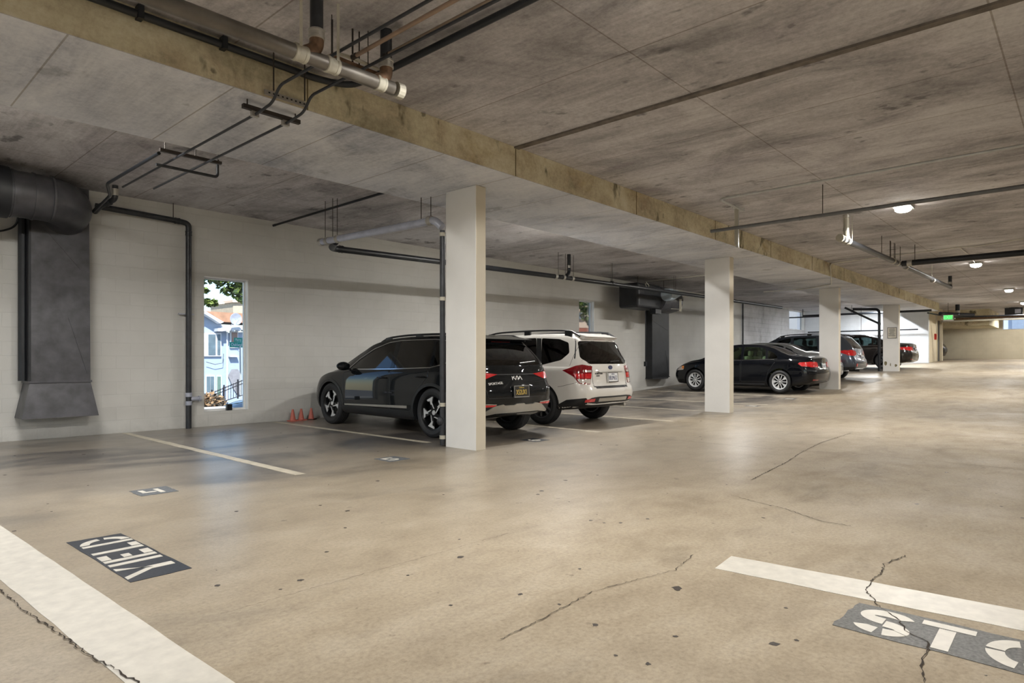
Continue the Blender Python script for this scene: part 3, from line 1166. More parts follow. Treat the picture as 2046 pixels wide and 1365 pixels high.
def wheel_meshes(style, rad, wid):
    key = (style, rad, wid)
    if key in WHEELS: return WHEELS[key]
    ax = lambda a, b, c: (a, c, b)       # axle along y, outward +y
    rr = rad * {'kia': .70, 'ten': .675, 'five': .67, 'plain': .66}[style]
    h = wid / 2
    mb = MB()
    prof = [(rr, -h * .8), (rr + .02, -h * .95), (rad - .05, -h), (rad - .012, -h * .82), (rad, -h * .6), (rad, h * .6), (rad - .012, h * .82), (rad - .05, h), (rr + .02, h * .95), (rr, h * .8)]
    mb.lathe(prof, ax, 56)
    for k in range(4):      # tread grooves read as thin ridges between blocks
        y0 = -h * .5 + k * h * .33
        mb.lathe([(rad - .001, y0), (rad + .003, y0 + .006), (rad + .003, y0 + h * .22), (rad - .001, y0 + h * .22 + .006)], ax, 56)
    tyre = mb
    rim = MB()
    # barrel and lip (0), spokes face (1), dark back (2)
    rim.m = 0
    rim.lathe([(rr - .022, h * .62), (rr - .012, h * .80), (rr + .004, h * .84), (rr + .006, h * .74), (rr - .004, -h * .8), (rr - .03, -h * .8), (rr - .03, h * .5)], ax, 56)
    rim.m = 2
    rim.lathe([(.02, -h * .1), (rr - .02, -h * .1), (rr - .02, -h * .2), (.02, -h * .2)], ax, 40)
    rim.lathe([(.05, h * .05), (rr * .62, h * .05), (rr * .62, -h * .1), (.05, -h * .1)], ax, 32)
    def spoke(poly, y0, y1, m):
        rim.m = m
        rim.prism(poly, lambda u, w, d: (u, d + (h * .10 if math.hypot(u, w) < rr * .45 else h * .0), w), y0, y1)
    def pol(r, a): return (r * math.cos(R(a)), r * math.sin(R(a)))
    if style == 'ten':
        for k in range(5):
            a = 90 + 72 * k
            spoke([pol(.05, a - 14), pol(rr * .45, a - 6), pol(rr - .02, a - 13), pol(rr - .02, a + 13), pol(rr * .45, a + 6), pol(.05, a + 14)], h * .42, h * .60, 1)
            a += 36
            spoke([pol(.05, a - 12), pol(rr - .02, a - 3.2), pol(rr - .02, a + 3.2), pol(.05, a + 12)], h * .46, h * .66, 1)
    elif style == 'five':
        for k in range(5):
            a = 90 + 72 * k
            for sgn in (-1, 1):
                spoke([pol(.05, a + sgn * 4), pol(rr - .02, a + sgn * 9), pol(rr - .02, a + sgn * 20), pol(.06, a + sgn * 28)][::sgn], h * .42, h * .62, 1)
            spoke([pol(.06, a - 8), pol(rr * .9, a - 7), pol(rr * .9, a + 7), pol(.06, a + 8)], h * .32, h * .45, 2)
    elif style == 'kia':
        for k in range(5):
            a = 90 + 72 * k
            spoke([pol(.05, a - 30), pol(rr * .6, a - 20), pol(rr - .02, a - 22), pol(rr - .02, a + 16), pol(rr * .55, a + 6), pol(.05, a + 30)], h * .36, h * .52, 2)
            # bright machined blades swept like a pinwheel
            spoke([pol(rr - .015, a - 24), pol(rr - .015, a + 14), pol(rr * .80, a + 9), pol(rr * .52, a - 2), pol(rr * .50, a - 12), pol(rr * .74, a - 9), pol(rr * .80, a - 22)][::-1], h * .53, h * .64, 1)
            spoke([pol(rr * .62, a - 8), pol(rr * .60, a + 1), pol(rr * .26, a + 40), pol(rr * .24, a + 26)], h * .53, h * .60, 1)
    else:
        for k in range(7):
            a = 90 + 360 / 7 * k
            spoke([pol(.05, a - 18), pol(rr - .02, a - 8), pol(rr - .02, a + 8), pol(.05, a + 18)], h * .40, h * .60, 1)
    hub = MB().lathe([(.004, h * .66), (.03, h * .66), (.036, h * .6), (.036, h * .4), (.004, h * .4)], ax, 20)
    for k in range(5):
        c = pol(.062, 90 + 72 * k)
        hub.lathe([(.001, h * .56), (.010, h * .56), (.010, h * .4), (.001, h * .4)], lambda a, b, c_, c=c: (a + c[0], c_, b + c[1]), 8)
    WHEELS[key] = (tyre, rim, hub)
    return WHEELS[key]


def rbox(name, x0, x1, y0, y1, z0, z1, mat, parent, bev=.05, tilt=0.):
    mb = MB().box(x0, x1, y0, y1, z0, z1)
    if tilt:
        mb.v = [(x - (z - z0) * tilt, y, z) for x, y, z in mb.v]
    o = mb.build(name, mat, parent)
    b = o.modifiers.new('round', 'BEVEL'); b.width = bev; b.segments = 3
    o.data.shade_smooth()
    return o


def squash(sp, f, z0=.37):
    """lower the body above the wheel tops"""
    q = lambda z: z if z < z0 else z0 + (z - z0) * f
    for k in ('zt', 'zs', 'zb'):
        sp[k] = [(a, q(b)) for a, b in sp[k]]
    for k in ('xr', 'xf'):
        sp[k] = [(q(a), b) for a, b in sp[k]]
    for k in ('windows', 'doors'):
        sp[k] = [[(a, q(b)) for a, b in p] for p in sp[k]]
    sp['handles'] = [(a, q(b)) for a, b in sp['handles']]
    sp['mirror'] = (sp['mirror'][0], q(sp['mirror'][1]))
    sp['top_cut'] = q(sp['top_cut'])
    sp['zfloor'] *= f
    if sp['rearglass'][0] == 'REAR': sp['rearglass'] = ('REAR', [(a, q(b)) for a, b in sp['rearglass'][1]])
    sp['extras'] = [(n, m, mp, p if mp is TOP else [(a, q(b)) for a, b in p], o, t) for n, m, mp, p, o, t in sp['extras']]
    sp['q'] = q
    return sp


def make_car(sp, name, label, cat, pos, yaw):
    root = empty(name, pos, yaw, label, cat)
    if sp.get('sink'): pass
    S = Shell(sp)
    L, W = S.L, S.w
    slots = [sp['paint'], M_black, sp.get('inner', M_inner)]
    me = S.loft(0, L, 76, mats=slots)
    bvh = BVHTree.FromPolygons([v.co.copy() for v in me.vertices], [tuple(p.vertices) for p in me.polygons])
    body = bpy.data.objects.new('body', me)
    col.objects.link(body)
    body.parent = None
    tmp = []

    def cutter(mesh_or_mb, mi):
        if isinstance(mesh_or_mb, MB):
            mesh_or_mb.mi = [mi] * len(mesh_or_mb.f)
            o = mesh_or_mb.build('cut', slots)
        else:
            for p in mesh_or_mb.polygons: p.material_index = mi
            o = bpy.data.objects.new('cut', mesh_or_mb); col.objects.link(o)
        tmp.append(o)
        m = body.modifiers.new('b', 'BOOLEAN')
        m.operation = 'DIFFERENCE'; m.solver = 'EXACT'; m.object = o
        return o
    xr_, xf_ = sp['axles']
    rad, wid = sp['wheel'][1], sp['wheel'][2]
    for ax in (xr_, xf_):
        for sg in (-1, 1):
            y0, y1 = (W - .30, W + .3) if sg > 0 else (-W - .3, -W + .30)
            mb = MB()
            ra = rad + .045
            mb.prism([(ax + ra * math.cos(t * PI / 24), rad + .01 + ra * math.sin(t * PI / 24)) for t in range(48)], lambda u, w, d: (u, d, w), y0, y1)
            cutter(mb, 1)
    c0, c1 = sp['cabin']
    cutter(S.loft(c0, c1, 30, inset=.075, mats=slots, ease=False), 2)
    for poly in sp['windows']:
        for sg in (1, -1):
            cutter(MB().prism(roundpoly(poly, .035), lambda u, w, d: (u, d, w), sg * (W * .42), sg * (W + .2)), 1)
    for kind, poly in (('rearglass', sp['rearglass']), ('frontglass', sp['frontglass'])):
        mode, pg = poly
        pg = roundpoly(pg, .05)
        if mode == 'REAR': cutter(MB().prism(pg, lambda u, w, d: (d, u, w), -.5, sp['rear_cut']), 1)
        else: cutter(MB().prism(pg, lambda u, w, d: (u, w, d), sp['top_cut'], 2.2), 1)
    dg = bpy.context.evaluated_depsgraph_get()
    dg.update()
    me2 = bpy.data.meshes.new_from_object(body.evaluated_get(dg))
    body.modifiers.clear()
    body.data = me2
    for o in tmp: bpy.data.objects.remove(o)
    me2.shade_smooth(); me2.set_sharp_from_angle(angle=R(32))
    body.parent = root
    body.name = 'body'

    P = lambda poly, mp, **k: project(bvh, poly, mp, parent=root, **k)
    # glass
    for i, poly in enumerate(sp['windows']):
        for mp in (SIDE, SIDE_R):
            P(roundpoly(poly, .035), mp, off=-.004, thick=.004, res=.08, name='side_window', mat=sp['glass'][min(i, len(sp['glass']) - 1)])
    md, pg = sp['rearglass']
    P(roundpoly(pg, .05), REAR if md == 'REAR' else TOP, off=-.004, thick=.004, res=.08, name='rear_window', mat=sp['glass'][-1])
    md, pg = sp['frontglass']
    P(roundpoly(pg, .05), TOP, off=-.004, thick=.004, res=.1, name='windscreen', mat=M_glassgreen)
    # wheels
    tyre, rim, hub = wheel_meshes(*sp['wheel'])
    for ax in (xr_, xf_):
        for sg in (1, -1):
            w = tyre.build('wheel', M_tyre, root, smooth=True)
            w.location = (ax, sg * (W - wid / 2 - .012), rad)
            w.rotation_euler = (0, R(17 if ax == xr_ else 40), 0 if sg > 0 else PI)
            rim.build('rim', [sp['rimcol'][0], sp['rimcol'][1], M_rimdark], w, smooth=True)
            hub.build('hub_cap', sp['rimcol'][1], w, smooth=True)
    # doors: raised skins over a dark gap
    for poly in sp['doors']:
        for mp in (SIDE, SIDE_R):
            P(ribbon(poly + poly[:1], .012), mp, off=.0012, thick=.003, res=.05, name='door_gap', mat=M_black)
            cx = sum(p[0] for p in poly) / len(poly); cz = sum(p[1] for p in poly) / len(poly)
            sh = []
            for i, p in enumerate(poly):
                q = Vector(p); c = Vector((cx, cz))
                sh.append(tuple(q + (c - q).normalized() * .008))
            d = P(roundpoly(sh, .03), mp, off=.0028, thick=.003, res=.07, name='door', mat=sp['paint'])
            hx, hz = sp['handles'][sp['doors'].index(poly)]
            sg = 1 if mp is SIDE else -1
            h_ = bvh.ray_cast(Vector((hx, 2 * sg, hz)), Vector((0, -sg, 0)), 5)
            if h_[0] is not None and d:
                y = h_[0].y
                MB().tube([(hx - .10, y + sg * .004, hz), (hx - .085, y + sg * .035, hz + .002), (hx, y + sg * .042, hz + .004), (hx + .085, y + sg * .035, hz + .002), (hx + .10, y + sg * .004, hz)], [.008, .013, .014, .013, .008], 8).build('door_handle', sp.get('handlemat', sp['paint']), d, smooth=True)
    for (nm, mat, mp, poly, off, th) in sp['extras']:
        if isinstance(mp, tuple):
            for m_ in mp: P(poly, m_, off=off, thick=th, res=.05, name=nm, mat=mat)
        else:
            P(poly, mp, off=off, thick=th, res=.05, name=nm, mat=mat)
    # mirrors
    mx, mz = sp['mirror']
    for sg in (1, -1):
        mb = MB()
        mb.ball((0, 0, 0), .12, 14, 8, (.75, 1.05, .62))
        o = mb.build('door_mirror', sp.get('mirrormat', sp['paint']), root, smooth=True)
        o.location = (mx, sg * (W + .07), mz)
        MB().tube([(mx + .02, sg * (W - .09), mz - .05), (mx, sg * (W + .03), mz - .04)], .022, 8).build('mirror_arm', M_black, o)
        o.children[0].matrix_parent_inverse = Matrix.Translation((-mx, -sg * (W + .07), -mz))
    # seats
    sm = sp.get('inner', M_inner)
    zf = sp['zfloor']; hs = sp.get('seath', .92)
    for sx, ys in ((sp['seats'][0], (.36, -.36)), (sp['seats'][1], (.36, -.36))):
        for y in ys:
            s_ = rbox('seat', sx, sx + .48, y - .25, y + .25, zf, zf + .2, sm, root)
            rbox('seat_back', sx - .08, sx + .06, y - .24, y + .24, zf + .15, zf + .68 * hs, sm, s_, .05, .22)
            rbox('head_rest', sx - .22, sx - .12, y - .13, y + .13, zf + .70 * hs, zf + .90 * hs, sm, s_, .04, .1)
    # steering wheel
    mb = MB()
    mb.lathe([(.18 + .014 * math.cos(a), .014 * math.sin(a)) for a in [k * PI / 4 for k in range(8)]], lambda a, b, c: (sp['seats'][0] + .75 + c + b * .35, .36 + a, zf + .55 + b * .94), 24)
    mb.build('steering_wheel', M_inner, root, smooth=True)
    # under body plate with exhaust
    MB().box(1.3, L - .6, -W * .6, W * .6, sp['zb'][-2][1] - .01, sp['zb'][-2][1] + .05).build('under_tray', M_black, root)
    return root, bvh, P


def hit(bvh, mp, u, v):
    o_, d = mp(u, v)
    return bvh.ray_cast(o_, d, 9)


def badge(root, bvh, txt, size, mat, u, v, mp=REAR, name='badge', sx=1., depth=.004):
    h = hit(bvh, mp, u, v)
    if h[0] is None: return
    n = h[1]
    x = Vector((0, -1, 0)) if mp is REAR else Vector((-1, 0, 0))
    x = (x - n * x.dot(n)).normalized()
    y = n.cross(x)
    place_text(name, txt, size, mat, frame(h[0] + n * .004, x, y), root, depth / 2, sx)


def plate(root, bvh, u, v, bg_mat, txt, tmat, top, tilt=0., frame_mat=M_chrome):
    h = hit(bvh, REAR, u, v)
    n = Vector((-math.cos(tilt), 0, math.sin(tilt)))
    x = Vector((0, -1, 0)); y = n.cross(x)
    M = frame(h[0] + Vector((-.028, 0, 0)), x, y)
    mb = MB().box(-.152, .152, -.076, .076, -.02, .002)
    mb.v = [tuple(M @ Vector(p)) for p in mb.v]
    o = mb.build('number_plate', bg_mat, root)
    mb = MB()
    for a in ((-.162, -.150, -.086, .086), (.150, .162, -.086, .086), (-.15, .15, .074, .086), (-.15, .15, -.086, -.072)):
        mb.box(*a, -.02, .006)
    mb.v = [tuple(M @ Vector(p)) for p in mb.v]
    mb.build('plate_frame', frame_mat, o)
    place_text('plate_text', txt, .105, tmat, M @ Matrix.Translation((0, -.014, .003)), o, .001, .62)
    place_text('plate_heading', top, .03, tmat, M @ Matrix.Translation((0, .056, .003)), o, .001, .9)
    return o


def roof_rails(root, S_, x0, x1, inset, h, mat, name='roof_rail', feet=3):
    for sg in (1, -1):
        pts = []
        n = 14
        for i in range(n + 1):
            t = i / n
            x = x0 + (x1 - x0) * t
            y = (S_.wr(x) - inset) * sg
            e = min(1, min(t, 1 - t) / .08)
            pts.append((x, y, S_.zt(x) - .045 + h * e))
        o = MB().tube(pts, .017, 8).build(name, mat, root, smooth=True)
        for k in range(feet):
            x = x0 + (x1 - x0) * (.10 + .80 * k / max(1, feet - 1))
            y = (S_.wr(x) - inset) * sg
            MB().box(x - .07, x + .07, y - .02, y + .02, S_.zt(x) - .07, S_.zt(x) - .045 + h).build('rail_foot', mat, o)


def cladding(axles, rad, W_, zlow, zhigh, ra=.055, rb=.105):
    """black plastic around the arches and along the sills"""
    ex = []
    for ax in axles:
        pts = arc(ax, rad + .01, rad + ra, -12, 192) + arc(ax, rad + .01, rad + rb, 192, -12)
        ex.append(('arch_cladding', M_black, (SIDE, SIDE_R), pts, .006, .01))
    ex.append(('sill_cladding', M_black, (SIDE, SIDE_R), [(axles[0] + rad + .07, zlow), (axles[1] - rad - .07, zlow), (axles[1] - rad - .07, zhigh), (axles[0] + rad + .07, zhigh)], .008, .012))
    return ex


# ---- black compact SUV (nose to the wall, tail to the aisle)
k_ = 1.03
kia = dict(L=4.70, w=.925, wheel=('kia', .365, .235), rimcol=(M_rimdark, M_rimsilver), paint=M_pblack, axles=(.93, 3.76), zfloor=.62,
    zt=[(0, 1.50), (.12, 1.575), (.4, 1.625), (1.0, 1.655), (1.7, 1.66), (2.3, 1.635), (2.75, 1.56), (3.1, 1.415), (3.45, 1.215), (3.68, 1.10), (4.1, 1.03), (4.45, .93), (4.70, .78)],
    zs=[(0, 1.05), (.8, 1.07), (2.0, 1.035), (3.3, 1.0), (3.9, .95), (4.4, .82), (4.7, .62)],
    wr=[(0, .56), (.3, .62), (1.2, .665), (2.4, .65), (3.0, .66), (3.6, .76), (4.7, .62)],
    zb=[(0, .36), (.2, .30), (.55, .25), (1.2, .21), (3.5, .21), (4.7, .26)],
    xr=[(.25, .12), (.45, .03), (.6, 0), (.78, .01), (.84, .05), (1.02, .09), (1.12, .10), (1.58, .44), (1.7, .5)],
    xf=[(.2, .12), (.5, 0), (.8, .05), (1.1, .3)],
    cabin=(.62, 3.35), rear_cut=1.1, top_cut=1.02,
    windows=[[(3.22, 1.055), (3.02, 1.215), (2.66, 1.40), (2.28, 1.505), (2.10, 1.525), (2.02, 1.07)],
             [(1.93, 1.075), (1.98, 1.535), (1.45, 1.545), (1.13, 1.535), (1.04, 1.10)],
             [(.97, 1.12), (1.06, 1.53), (.83, 1.505), (.52, 1.40), (.50, 1.29), (.74, 1.16)]],
    glass=[M_glasstint, M_glassdark, M_glassdark],
    rearglass=('REAR', [(-.60, 1.13), (.60, 1.13), (.55, 1.44), (.50, 1.475), (-.50, 1.475), (-.55, 1.44)]),
    frontglass=('TOP', [(3.50, -.66), (3.50, .66), (2.78, .50), (2.78, -.50)]),
    doors=[[(3.30, .44), (3.34, .98), (2.96, 1.03), (1.99, 1.05), (1.99, .36), (2.6, .34), (3.25, .36)], [(1.95, .36), (1.95, 1.055), (1.02, 1.085), (1.0, .95), (1.24, .72), (1.38, .40), (1.45, .36)]],
    handles=[(2.15, .905), (1.16, .94)], mirror=(3.18, 1.10), seats=(1.95, 1.1), extras=[])
kia['extras'] = cladding(kia['axles'], .365, .925, .235, .36) + [
    ('sill_trim', M_skid, (SIDE, SIDE_R), [(1.50, .405), (3.25, .37), (3.25, .392), (1.50, .45)], .010, .012),
    ('window_trim', M_chrome, (SIDE, SIDE_R), ribbon([(.50, 1.275), (.74, 1.145), (1.02, 1.09), (2.0, 1.055), (3.26, 1.035)], .016), .005, .006),
    ('window_trim', M_chrome, (SIDE, SIDE_R), ribbon([(3.26, 1.035), (3.04, 1.235), (2.67, 1.42), (2.28, 1.527), (1.95, 1.556), (1.1, 1.556), (.83, 1.525)], .014), .005, .006),
    ('tail_light', M_red, REAR, [(.38, .99), (.78, 1.03), (.80, .93), (.66, .90)], .008, .02), ('tail_light', M_red, REAR, [(-.38, .99), (-.78, 1.03), (-.80, .93), (-.66, .90)][::-1], .008, .02),
    ('tail_light', M_red, (SIDE, SIDE_R), [(.12, .90), (.16, 1.06), (.42, 1.045), (.26, .96)], .006, .02),
    ('tail_lamp_bar', M_black, REAR, [(-.42, .978), (.42, .978), (.42, .992), (-.42, .992)], .005, .012),
    ('tailgate_gap', M_black, REAR, ribbon([(-.72, 1.10), (-.66, .80), (-.60, .62), (.60, .62), (.66, .80), (.72, 1.10)], .010), .0015, .004),
    ('brake_light', M_reddark, REAR, [(-.20, 1.508), (.20, 1.508), (.19, 1.528), (-.19, 1.528)], .006, .012),
    ('bumper_insert', M_black, REAR, [(-.78, .50), (.78, .50), (.80, .40), (-.80, .40)], .004, .01),
    ('reflector', M_red, REAR, [(.47, .515), (.80, .53), (.80, .485), (.47, .495)], .009, .015), ('reflector', M_red, REAR, [(-.47, .515), (-.80, .53), (-.80, .485), (-.47, .495)][::-1], .009, .015),
    ('reflector_trim', M_chrome, REAR, [(.46, .53), (.81, .548), (.81, .534), (.46, .518)], .010, .015), ('reflector_trim', M_chrome, REAR, [(-.46, .53), (-.81, .548), (-.81, .534), (-.46, .518)][::-1], .010, .015),
    ('skid_plate', M_skid, REAR, [(-.74, .36), (-.50, .50), (-.34, .525), (-.30, .505), (-.12, .505), (-.08, .525), (.08, .525), (.12, .505), (.30, .505), (.34, .525), (.50, .50), (.74, .36), (.60, .365), (.45, .385), (-.45, .385), (-.60, .365)], .016, .03),
]
squash(kia, .91); q_ = kia['q']
car, bv_, P_ = make_car(kia, 'compact_suv', 'black compact SUV with machined five-spoke wheels, parked behind the nearest pillar', 'car', (6.96, 6.15, 0), R(90 - 2.4))
car.scale = (1.025, .975, 1)
roof_rails(car, Shell(kia), .55, 2.6, .05, .035, M_black)
MB().prism([(.30, q_(1.555)), (.70, q_(1.635)), (.70, q_(1.59)), (.38, q_(1.52))], lambda u, w, d: (u, d, w), -.60, .60).build('rear_spoiler', M_pblack, car)
for s_, e_ in (([(-.118, -.022), (-.118, .022)], 0), ([(-.118, -.002), (-.082, .022), (-.045, .022), (-.045, .022)], 0)): pass
_h = hit(bv_, REAR, 0, q_(.925))
_M = frame(_h[0] + _h[1] * .006, (0, -1, 0), (-_h[1].z, 0, -_h[1].x) if False else _h[1].cross(Vector((0, -1, 0))))
mb = MB()
def stroke(a, b, w=.011):
    a, b = Vector(a), Vector(b); t = (b - a).normalized(); n = Vector((-t.y, t.x)) * w / 2
    mb.prism([tuple(a + n), tuple(b + n), tuple(b - n), tuple(a - n)], lambda u, w_, d: tuple(_M @ Vector((u, w_, d))), 0, .006)
for a, b in (((-.105, -.027), (-.105, .027)), ((-.105, -.012), (-.06, .027)), ((-.075, .008), (-.035, -.027)), ((-.035, -.027), (-.012, .027)), ((-.012, .027), (.012, .027)), ((.012, .027), (.012, -.027)), ((.012, -.027), (.062, .027)), ((.062, .027), (.098, -.027))):
    stroke(a, b)
mb.build('maker_badge', M_white, car)
badge(car, bv_, 'SPORTAGE', .055, M_white, .44, q_(.845), name='model_badge')
plate(car, bv_, 0, q_(.715), simple('plate_black', srgb(30, 26, 20), .4), 'X52UX1', M_yellowtxt, 'California', .05)
MB().tube([(.06, -.05, q_(1.16)), (.06, -.38, q_(1.19))], .012, 6).build('wiper', M_black, car)

# ---- white SUV
sub_ = dict(L=4.60, w=.895, wheel=('five', .35, .225), rimcol=(M_rimgrey, M_rimgrey), paint=M_pwhite, axles=(.99, 3.63), zfloor=.62,
    zt=[(0, 1.54), (.12, 1.61), (.5, 1.665), (1.3, 1.69), (2.1, 1.68), (2.6, 1.63), (3.0, 1.45), (3.3, 1.24), (3.5, 1.12), (4.0, 1.06), (4.35, .97), (4.60, .80)],
    zs=[(0, 1.04), (1.0, 1.05), (3.2, .99), (3.9, .95), (4.3, .86), (4.6, .66)],
    wr=[(0, .58), (.3, .63), (1.2, .655), (2.4, .64), (3.0, .64), (3.5, .74), (4.6, .62)],
    zb=[(0, .37), (.2, .31), (.6, .26), (1.2, .22), (3.5, .22), (4.6, .26)],
    xr=[(.25, .12), (.45, .03), (.56, 0), (.66, .01), (.72, .06), (1.0, .09), (1.10, .11), (1.60, .34), (1.75, .40)],
    xf=[(.2, .12), (.5, 0), (.8, .05), (1.1, .3)],
    cabin=(.55, 3.2), rear_cut=1.0, top_cut=1.04,
    windows=[[(3.10, 1.045), (2.62, 1.45), (2.2, 1.575), (2.10, 1.58), (2.05, 1.06)],
             [(1.96, 1.065), (2.0, 1.585), (1.25, 1.59), (1.12, 1.07)],
             [(1.02, 1.075), (1.12, 1.585), (.72, 1.56), (.52, 1.49), (.46, 1.30), (.60, 1.17)]],
    glass=[M_glasstint, M_glassdark, M_glassdark],
    rearglass=('REAR', [(-.58, 1.10), (-.70, 1.20), (-.60, 1.52), (.60, 1.52), (.70, 1.20), (.58, 1.10)]),
    frontglass=('TOP', [(3.36, -.64), (3.36, .64), (2.66, .50), (2.66, -.50)]),
    doors=[[(3.15, .40), (3.18, .97), (2.03, 1.04), (2.03, .36), (3.1, .36)], [(1.99, .36), (1.99, 1.045), (1.10, 1.055), (1.08, .92), (1.30, .66), (1.42, .36)]],
    handles=[(2.18, .88), (1.22, .90)], mirror=(3.02, 1.10), seats=(1.9, 1.05), extras=[])
tlp = [(.56, .72), (.58, 1.08), (.74, 1.09), (.84, 1.06), (.84, .90), (.70, .74)]
sub_['extras'] = cladding(sub_['axles'], .35, .895, .24, .33, .045, .062) + [
    ('tail_light', M_reddark, (DIAG, DIAG_R), [(.50, 1.06), (.70, 1.09), (.80, 1.07), (1.0, .985), (.86, .88), (.77, .75), (.56, .735), (.53, .90)], .008, .02),
    ('tail_light_lens', M_lampclear, (DIAG, DIAG_R), [(.565, .745), (.755, .76), (.80, .83), (.55, .83)], .010, .02),
    ('tail_light_lens', M_red, (DIAG, DIAG_R), [(.535, .845), (.80, .845), (.86, .93), (.525, .93)], .010, .02),
    ('tail_light_lens', M_lampclear, (DIAG, DIAG_R), [(.53, .955), (.70, .955), (.70, .99), (.525, .99)], .010, .02),
    ('brake_light', M_reddark, REAR, [(-.18, 1.55), (.18, 1.55), (.17, 1.57), (-.17, 1.57)], .006, .012),
    ('tailgate_gap', M_inner, REAR, ribbon([(-.60, 1.56), (-.74, 1.20), (-.53, 1.06), (-.53, .70), (-.50, .665), (.50, .665), (.53, .70), (.53, 1.06), (.74, 1.20), (.60, 1.56)], .008), .0015, .004),
    ('bumper_step', M_black, REAR, [(-.50, .668), (.50, .668), (.52, .70), (-.52, .70)], .006, .01),
    ('bumper_insert', M_black, REAR, [(-.86, .40), (-.62, .50), (-.44, .515), (.44, .515), (.62, .50), (.86, .40), (.86, .29), (-.86, .29)], .006, .02),
    ('bumper_insert', M_black, (SIDE, SIDE_R), [(.05, .29), (.10, .50), (.42, .46), (.62, .36), (.62, .27), (.2, .28)], .006, .02),
    ('skid_plate', M_skid, REAR, [(-.44, .49), (.44, .49), (.44, .43), (-.44, .43)], .020, .02),
    ('reflector', M_red, REAR, [(.54, .485), (.74, .47), (.74, .425), (.54, .43)], .014, .015), ('reflector', M_red, REAR, [(-.54, .485), (-.74, .47), (-.74, .425), (-.54, .43)][::-1], .014, .015),
    ('body_gap', M_inner, (SIDE, SIDE_R), ribbon([(.30, 1.58), (.36, 1.30), (.40, 1.07)], .006), .0012, .003),
    ('body_gap', M_inner, (SIDE, SIDE_R), ribbon([(.20, .78), (.52, .70), (.60, .69)], .006), .0012, .003),
    ('window_pillar', M_black, (SIDE, SIDE_R), [(1.01, 1.08), (1.13, 1.58), (1.24, 1.585), (1.13, 1.075)], .002, .006),
    ('window_pillar', M_black, (SIDE, SIDE_R), [(1.955, 1.07), (2.0, 1.58), (2.10, 1.575), (2.055, 1.065)], .002, .006),
    ('license_bar', M_skid, REAR, [(-.40, .965), (.40, .965), (.36, .945), (-.36, .945)], .022, .03),
]
squash(sub_, .955); q_ = sub_['q']
car, bv_, P_ = make_car(sub_, 'white_suv', 'white SUV with roof rails and red and clear tail lights', 'car', (9.55, 6.22, 0), R(90))
car.scale = (1, .975, 1)
roof_rails(car, Shell(sub_), .35, 2.7, .06, .085, M_black)
MB().prism([(.25, q_(1.60)), (.52, q_(1.672)), (.52, q_(1.63)), (.33, q_(1.555))], lambda u, w, d: (u, d, w), -.50, .50).build('rear_spoiler', M_pwhite, car)
plate(car, bv_, -.02, q_(.855), M_platewhite, '8BUM652', M_bluetxt, 'California', .1)
badge(car, bv_, 'FORESTER', .045, M_inner, .36, q_(.925), name='model_badge')
badge(car, bv_, 'SUBARU', .026, M_inner, .385, q_(.885), name='maker_name')
h_ = hit(bv_, REAR, 0, q_(1.035))
mb = MB()
mb.prism([(.062 * math.cos(t * PI / 12), .036 * math.sin(t * PI / 12)) for t in range(24)], lambda u, w, d: (d, u, w), 0, .012)
o = mb.build('maker_badge', M_bluetxt, car); o.location = h_[0] + Vector((-.01, 0, 0))
mb = MB()
for (u, w, r_) in ((.03, .008, .011), (.0, .012, .006), (-.012, .004, .006), (-.028, .01, .006), (-.03, -.010, .006), (0, -.014, .006)):
    mb.prism([(u + r_ * math.cos(a), w + r_ * .6 * math.sin(a)) for a in [k * PI / 4 for k in range(8)]], lambda u, w, d: (d, u, w), -.003, 0)
mb.build('badge_stars', M_chrome, o)
MB().tube([(.10, .0, q_(1.14)), (.13, -.34, q_(1.16))], .012, 6).build('wiper', M_black, car)
MB().tube([(.10, -.50, .33), (.5, -.50, .33)], .032, 12).build('exhaust', M_steel, car)


